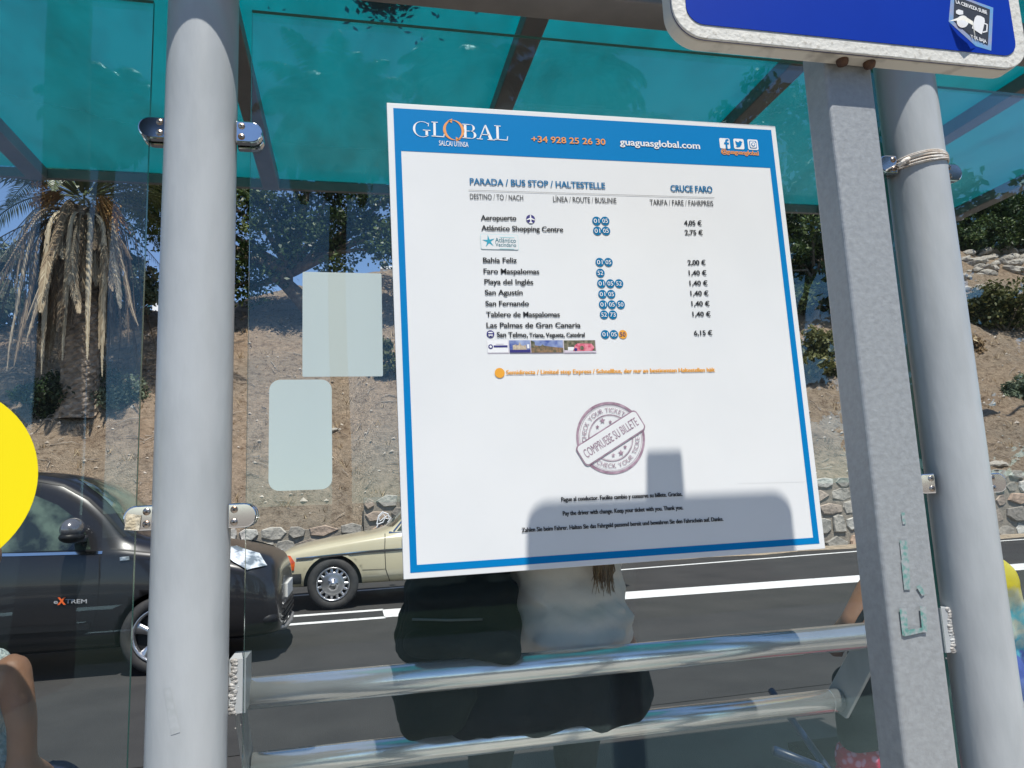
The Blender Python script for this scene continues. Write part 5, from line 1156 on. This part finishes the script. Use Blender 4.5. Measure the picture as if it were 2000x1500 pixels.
def garment(name, prims, m, p, voxel=.011, smooth=6, folds=0., fs=(9, 9, 5), slant=.6):
    me = skin_mesh(prims, voxel, smooth)
    if folds:                               # soft creases running aslant through the cloth
        ns = [v.normal.copy() for v in me.vertices]
        for v, n in zip(me.vertices, ns):
            c = v.co; q = Vector((c.x*fs[0] + c.z*slant*fs[0], c.y*fs[1], c.z*fs[2])); h = mnoise.noise(q) ; h = (1-abs(h))**3 - .5
            h += .5*mnoise.noise(q*2.3 + Vector((3, 1, 7))); v.co = c + n*(h*folds)
        me.update()
    return parent_keep(link(name, me, m, None, True), p)
def fabric(name, c1, c2, nscale=5, bump=.35, bscale=9): return mat(name, c1, .9, spec=.1, col2=c2, nscale=nscale, bump=bump, bscale=bscale)
# ---- woman in a light grey T-shirt, back to us, sitting on the rails
P = person('person in a light grey T-shirt with a long ponytail sitting on the rails, back turned', (.50, 1.75, .15))
cx = .510
torso = [((cx, 1.80, .99), (.150, .105, .10)), ((cx, 1.80, 1.06), (.142, .10, .10)), ((cx, 1.80, 1.14), (.142, .10, .10)), ((cx, 1.80, 1.23), (.155, .105, .10)), ((cx, 1.80, 1.32), (.165, .10, .10)), ((cx, 1.80, 1.40), (.165, .085, .07))]
sh = [(cx-.175, 1.80, 1.42), (cx+.175, 1.80, 1.42)]; el = [(cx-.20, 1.93, 1.19), (cx+.205, 1.93, 1.19)]; wr_ = [(cx-.08, 2.12, 1.08), (cx+.08, 2.12, 1.08)]
hips = [((cx-.09, 1.80, .85), .110), ((cx+.075, 1.80, .85), .110), ((cx-.01, 1.80, .87), (.185, .11, .08))]
kn = [(cx-.13, 2.20, .66), (cx+.13, 2.20, .66)]; an = [(cx-.12, 2.36, .24), (cx+.13, 2.34, .24)]
bodyp = torso + hips
for i in (0, 1):
    bodyp += seg(sh[i], .052, el[i], .040) + seg(el[i], .038, wr_[i], .026) + hand(wr_[i], (.3 if i == 0 else -.3, .5, -.5), (0, -.2, -1), 1 if i else -1)
    bodyp += seg((cx + (-.08, .08)[i], 1.80, .90), .10, kn[i], .060) + seg(kn[i], .056, an[i], .038) + seg(an[i], .040, (an[i][0], an[i][1]-.03, .19), .036) + seg((an[i][0], an[i][1], .185), .034, (an[i][0], an[i][1]+.15, .172), .024)
bodyp += seg((cx, 1.805, 1.44), .055, (cx, 1.83, 1.56), .050) + head_prims((cx, 1.86, 1.66), (0, 1, -.1))
parent_keep(link('body', skin_mesh(bodyp, .010, 5), SKIN2, None, True), P)
TEE = fabric('grey_tee', (.84, .76, .68), (.77, .70, .63), 4, .8, 7)
shirt = [(c, (r_[0]+.016, r_[1]+.018, r_[2])) for c, r_ in torso] + [((cx, 1.785, .955), (.160, .125, .07)), ((cx, 1.785, .92), (.165, .128, .05)), ((cx+.005, 1.775, 1.00), (.160, .12, .05)), ((cx, 1.70, .965), (.12, .05, .035))]
shirt += [((cx-.05+.03*k, 1.70+.004*math.sin(k*2), 1.02+.012*math.sin(k*1.7)), (.05, .022, .014)) for k in range(5)]
for i in (0, 1): shirt += seg(sh[i], .066, Vector(sh[i]).lerp(Vector(el[i]), .62), .062)
garment('shirt', shirt, TEE, P, .008, 14, .006, (13, 8, 9), .9)
BLKT = fabric('black_cloth', (.012, .012, .015), (.022, .021, .024), 6, .4, 12)
tr = [(c, (r_+.014 if not isinstance(r_, tuple) else tuple(q+.012 for q in r_))) for c, r_ in hips] + [((cx-.14, 1.80, .81), (.13, .12, .065)), ((cx+.085, 1.80, .81), (.115, .12, .075))]
for i in (0, 1): tr += seg((cx + (-.09, .09)[i], 1.84, .84), .105, kn[i], .076) + seg(kn[i], .074, (an[i][0], an[i][1], .28), .056)
tr += [((cx-.26+.05*k, 1.80, .815), (.06, .10, .07)) for k in range(9)]; garment('trousers', tr, BLKT, P, .011, 8, .008)
SHOE = mat('white_shoe', (.6, .6, .58), .6, col2=(.5, .5, .48), nscale=8)
for i in (0, 1): garment('shoe', seg((an[i][0], an[i][1]-.04, .20), .048, (an[i][0], an[i][1]+.15, .182), .036), SHOE, P, .012, 4)
HAIR = mat('fair_brown_hair', (.16, .085, .035), .45, col2=(.30, .19, .09), nscale=60, bump=.5, bscale=120, stretch=(1, 1, .05))
hr = [((cx, 1.845, 1.69), (.098, .105, .098)), ((cx, 1.82, 1.66), (.095, .088, .105)), ((cx, 1.755, 1.70), .045)]
tail = [(cx+.006, 1.735, 1.70), (cx+.012, 1.68, 1.60), (cx+.028, 1.665, 1.45), (cx+.045, 1.665, 1.28), (cx+.052, 1.668, 1.15), (cx+.056, 1.668, 1.098)]
for a, b, ra, rb in zip(tail[:-1], tail[1:], (.035, .040, .036, .030, .026), (.040, .036, .030, .026, .010)): hr += seg(a, ra, b, rb)
garment('hair', hr, HAIR, P, .009, 4)
m = MB(); rnd = random.Random(4)
for k in range(70):
    x0 = cx+.052+rnd.uniform(-.022, .022); m.tube([(x0, 1.672+rnd.uniform(-.02, .01), 1.2), (x0+rnd.uniform(-.004, .004), 1.668+rnd.uniform(-.02, .008), 1.12), (x0+rnd.uniform(-.01, .01), 1.668+rnd.uniform(-.02, .005), 1.075+rnd.uniform(-.012, .03))], [.0022, .0018, .0005], 4)
parent_keep(m.build('hair_ends', HAIR), P)
# ---- black bag sagging over the rails beside her
BAGM = fabric('black_bag_cloth', (.010, .013, .011), (.020, .024, .020), 5, .5, 10)
B_ = empty('black_bag', (.22, 1.72, .78), 0, 'large slumped black bag resting on the rails left of the grey T-shirt', 'bag')
bg_ = []
for z, xa, xb, ya, yb in ((.83, .125, .20, 1.70, 1.80), (.87, .12, .22, 1.70, 1.82), (.98, .13, .325, 1.70, 1.84), (1.02, .14, .33, 1.69, 1.84), (1.08, .155, .325, 1.70, 1.84), (1.15, .165, .315, 1.71, 1.83), (1.24, .175, .305, 1.72, 1.82), (1.32, .19, .29, 1.73, 1.81)):
    for i in range(5):
        for j in range(3): bg_.append((Vector((xa+(xb-xa)*i/4, ya+(yb-ya)*j/2, z)), .045))
for i in range(12): bg_.append((Vector((.125+.195*i/11, 1.622, 1.003-.002*i)), (.03, .045, .030)))
for i in range(4): bg_.append((Vector((.25+.024*i, 1.595, .985-.004*i)), (.028, .032, .026)))
garment('sack', bg_, BAGM, B_, .010, 10, .008, (7, 7, 9), -.5)
m = MB(); m.tube([(.12, 1.655, 1.045), (.2, 1.625, 1.042), (.27, 1.63, 1.038)], .0028, 6); m.tube([(.30, 1.66, 1.04), (.332, 1.67, 1.03)], .0028, 6); parent_keep(m.build('piping', mat('grey_piping', (.12, .13, .13), .5), None, True), B_)
m = MB(); m.tube([(.20, 1.75, 1.35), (.19, 1.74, 1.43), (.24, 1.73, 1.46), (.29, 1.74, 1.43), (.28, 1.75, 1.35)], .011, 8); parent_keep(m.build('strap', BAGM, None, True), B_)
# ---- person at the left edge: white knitted sleeveless top, bare arm
P = person('person at the left edge in a white knitted sleeveless top with a bare tanned arm', (-.86, 1.8, .15))
KNIT = mat('white_knit', (.66, .72, .70), .9, spec=.1, col2=(.40, .50, .50), nscale=85, lo=.45, hi=.62, bump=.8, bscale=70)
cx = -.865
torso = [((cx+.035, 1.80, .70), (.165, .12, .10)), ((cx+.02, 1.80, .80), (.155, .11, .09)), ((cx+.005, 1.80, .90), (.148, .11, .09)), ((cx, 1.80, .97), (.15, .10, .08))]
aL, aR = (cx-.185, 1.79, .985), (cx+.172, 1.765, .985); eR, eL = (cx+.208, 1.745, .80), (cx-.23, 1.80, .77); wR, wL = (cx+.16, 1.98, .72), (cx-.1, 2.02, .75)
kn = [(cx-.10, 2.22, .60), (cx+.10, 2.22, .60)]; an = [(cx-.11, 2.26, .22), (cx+.11, 2.26, .22)]
bp_ = torso + [((cx-.08, 1.83, .60), .125), ((cx+.08, 1.83, .60), .125)] + seg(aR, .038, (cx+.203, 1.745, .89), .030) + seg((cx+.203, 1.745, .89), .030, eR, .028) + seg(eR, .034, wR, .025) + seg(aL, .045, eL, .036) + seg(eL, .034, wL, .025) + hand(wR, (-.4, .7, -.2), (0, 0, -1), -1) + hand(wL, (.4, .7, -.2), (0, 0, -1), 1)
for i in (0, 1): bp_ += seg((cx+(-.08, .08)[i], 1.86, .60), .095, kn[i], .062) + seg(kn[i], .055, an[i], .037) + seg((an[i][0], an[i][1], .19), .036, (an[i][0], an[i][1]+.15, .175), .026)
bp_ += seg((cx, 1.80, 1.02), .052, (cx, 1.83, 1.12), .048) + head_prims((cx, 1.87, 1.22), (0, 1, -.15))
parent_keep(link('body', skin_mesh(bp_, .010, 6), SKIN, None, True), P)
kt = [(c, (r_[0]+.012, r_[1]+.014, r_[2])) for c, r_ in torso] + [((cx+.125, 1.79, 1.0), (.035, .05, .035)), ((cx-.125, 1.79, 1.0), (.035, .05, .035)), ((cx+.045, 1.78, .78), (.16, .12, .07)), ((cx+.055, 1.78, .70), (.17, .13, .06))]
garment('knitted_top', kt, KNIT, P, .009, 6, .004)
garment('trousers', [((cx-.08, 1.83, .60), .14), ((cx+.08, 1.83, .60), .14)] + sum([seg((cx+(-.08, .08)[i], 1.86, .60), .11, kn[i], .078) + seg(kn[i], .075, (an[i][0], an[i][1], .25), .06) for i in (0, 1)], []), fabric('navy_cloth', (.03, .04, .08), (.04, .05, .1)), P, .013)
garment('hair', [((cx, 1.85, 1.25), (.096, .102, .095)), ((cx, 1.83, 1.20), (.095, .085, .10))], HAIR, P, .011)
# ---- person at the right: tie-dye dress
P = person('person in a tie-dye dress of yellow, blue and red sitting behind the right posts', (1.74, 2.0, .15))
def dress_mat():
    m = bpy.data.materials.new('tie_dye'); m.use_nodes = True; t = m.node_tree; b = t.nodes['Principled BSDF']; b.inputs['Roughness'].default_value = .9; b.inputs['Specular IOR Level'].default_value = .1
    co = t.nodes.new('ShaderNodeTexCoord'); sx = t.nodes.new('ShaderNodeSeparateXYZ'); t.links.new(co.outputs['Object'], sx.inputs[0])
    no = t.nodes.new('ShaderNodeTexNoise'); no.inputs['Scale'].default_value = 16; no.inputs['Detail'].default_value = 5; no.inputs['Distortion'].default_value = 1.5; t.links.new(co.outputs['Object'], no.inputs['Vector'])
    ad = t.nodes.new('ShaderNodeMath'); ad.operation = 'MULTIPLY_ADD'; ad.inputs[1].default_value = .16; t.links.new(no.outputs['Fac'], ad.inputs[0]); t.links.new(sx.outputs['Z'], ad.inputs[2])
    # pink on her left side
    pk = t.nodes.new('ShaderNodeMapRange'); pk.inputs[1].default_value = 1.62; pk.inputs[2].default_value = 1.54; t.links.new(sx.outputs['X'], pk.inputs[0])
    mr = t.nodes.new('ShaderNodeMapRange'); mr.inputs[1].default_value = .48; mr.inputs[2].default_value = 1.12; t.links.new(ad.outputs[0], mr.inputs[0])
    rp = t.nodes.new('ShaderNodeValToRGB'); e = rp.color_ramp.elements
    S = [(0, (.55, .02, .07)), (.26, (.62, .05, .16)), (.33, (.62, .55, .55)), (.38, (.05, .09, .40)), (.54, (.10, .15, .50)), (.58, (.10, .45, .58)), (.66, (.62, .62, .50)), (.72, (.12, .52, .62)), (.80, (.66, .64, .48)), (.88, (.78, .62, .03)), (1, (.80, .68, .12))]
    while len(e) < len(S): e.new(.5)
    for i, (p, c) in enumerate(S): e[i].position = p; e[i].color = (*c, 1)
    t.links.new(mr.outputs[0], rp.inputs[0])
    vo = t.nodes.new('ShaderNodeTexVoronoi'); vo.inputs['Scale'].default_value = 42; t.links.new(co.outputs['Object'], vo.inputs['Vector'])
    r2 = t.nodes.new('ShaderNodeValToRGB'); e = r2.color_ramp.elements; e[0].position = .25; e[0].color = (.60, .28, .42, 1); e[1].position = .45; e[1].color = (.45, .015, .06, 1); t.links.new(vo.outputs['Distance'], r2.inputs[0])
    mx = t.nodes.new('ShaderNodeMix'); mx.data_type = 'RGBA'; t.links.new(pk.outputs[0], mx.inputs[0]); t.links.new(rp.outputs[0], mx.inputs[6]); t.links.new(r2.outputs[0], mx.inputs[7]); t.links.new(mx.outputs[2], b.inputs['Base Color'])
    n2 = t.nodes.new('ShaderNodeTexNoise'); n2.inputs['Scale'].default_value = 12; t.links.new(co.outputs['Object'], n2.inputs['Vector']); bp = t.nodes.new('ShaderNodeBump'); bp.inputs['Strength'].default_value = .5; bp.inputs['Distance'].default_value = .03; t.links.new(n2.outputs['Fac'], bp.inputs['Height']); t.links.new(bp.outputs[0], b.inputs['Normal'])
    return m
cx = 1.745
torso = [((cx+.01, 2.05, .62), (.20, .17, .12)), ((cx, 2.04, .72), (.21, .15, .10)), ((cx, 2.03, .82), (.20, .14, .10)), ((cx, 2.02, .91), (.20, .13, .09)), ((cx, 2.02, .97), (.19, .11, .06))]
aL, aR = (cx-.21, 2.01, .975), (cx+.225, 2.02, .965); eL = (1.448, 2.0, .885); wL = (1.52, 2.22, .80); eR = (2.06, 2.06, .74); wR = (1.9, 2.28, .74)
kn = [(cx+.30, 2.38, .60), (cx+.42, 2.16, .60)]; an = [(cx+.34, 2.44, .22), (cx+.47, 2.2, .22)]
bp_ = torso + seg(aL, .050, eL, .042) + seg(eL, .040, wL, .026) + seg(aR, .05, eR, .042) + seg(eR, .04, wR, .026) + hand(wL, (.5, .6, -.2), (0, 0, -1), -1) + hand(wR, (-.5, .6, -.2), (0, 0, -1), 1)
for i in (0, 1): bp_ += seg((cx+(-.1, .1)[i], 2.08, .60), .11, kn[i], .068) + seg(kn[i], .058, an[i], .038) + seg((an[i][0], an[i][1], .19), .036, (an[i][0], an[i][1]+.15, .175), .026)
bp_ += seg((cx, 2.02, 1.0), .056, (cx, 2.05, 1.12), .052) + head_prims((cx, 2.09, 1.22), (0, 1, -.1))
parent_keep(link('body', skin_mesh(bp_, .011, 6), SKIN, None, True), P)
dr = [(c, (r_[0]+.02, r_[1]+.02, r_[2])) for c, r_ in torso] + [((cx-.02, 2.05, .52), (.27, .20, .09)), ((cx-.12, 2.02, .47), (.26, .16, .06)), ((1.49, 2.03, .845), (.040, .04, .035))] + seg(aR, .080, Vector(aR).lerp(Vector(eR), .97), .078) + seg((cx-.06, 2.1, .56), .12, kn[0], .09) + seg((cx+.1, 2.1, .58), .14, kn[1], .10)
dr += [((1.87, 2.05, .82), (.15, .14, .12)), ((1.88, 2.05, .68), (.16, .15, .13)), ((1.88, 2.06, .55), (.17, .16, .12)), ((1.86, 2.06, .43), (.18, .16, .10))]
dr += [(Vector((1.36+.06*k, 1.95, .535-.008*k)), (.05, .05, .05)) for k in range(10)]
garment('dress', dr, dress_mat(), P, .010, 7, .009, (10, 8, 4), .4)
garment('hair', [((cx, 2.07, 1.25), (.098, .102, .095)), ((cx, 2.05, 1.20), (.095, .085, .10))], mat('dark_hair', (.03, .02, .015), .45, col2=(.05, .035, .02), nscale=50), P, .011)
# folding chair with blue frame under her
BLF = mat('blue_tube', (.008, .025, .08), .35, spec=.5)
ch = empty('folding_chair', (1.7, 2.1, .15), 0, 'low folding chair with a dark blue tube frame under the tie-dye dress', 'chair')
m = MB(); m.box(1.42, 2.02, 1.92, 2.38, .42, .44); parent_keep(m.build('seat', BLKT), ch)
for xx in (1.40, 2.04):
    m = MB(); m.tube([(xx, 1.86, .16), (xx, 2.12, .43), (xx, 2.42, .60)], .012, 10); m.tube([(xx, 2.40, .16), (xx, 1.90, .44)], .012, 10); parent_keep(m.build('side_frame', BLF, None, True), ch)
m = MB(); pa, pb = AY(1512, 1466, 1.95), AY(1606, 1502, 1.95); m.tube([pa, pb, (pb.x+.08, 1.96, pb.z-.06)], .013, 10); m.tube([(1.40, 1.96, .30), (2.04, 1.96, .30)], .010, 8); parent_keep(m.build('cross_bar', BLF, None, True), ch)
# black shopping bag hanging by the chair
S_ = empty('shoulder_bag', (1.45, 1.88, .6), 0, 'black shoulder bag hanging beside the tie-dye dress behind the lower rail', 'bag')
garment('sack', [(Vector((1.36+.03*i, 1.93, z)), .05) for i in range(6) for z in (.60, .64, .69, .74)], BLKT, S_, .011, 8)
m = MB(); m.tube([(1.36, 1.93, .74), (1.40, 1.95, .86), (1.47, 1.97, .93), (1.53, 1.96, .86), (1.54, 1.93, .74)], .010, 8); parent_keep(m.build('strap', BLKT, None, True), S_)

bpy.data.objects.remove(_to)
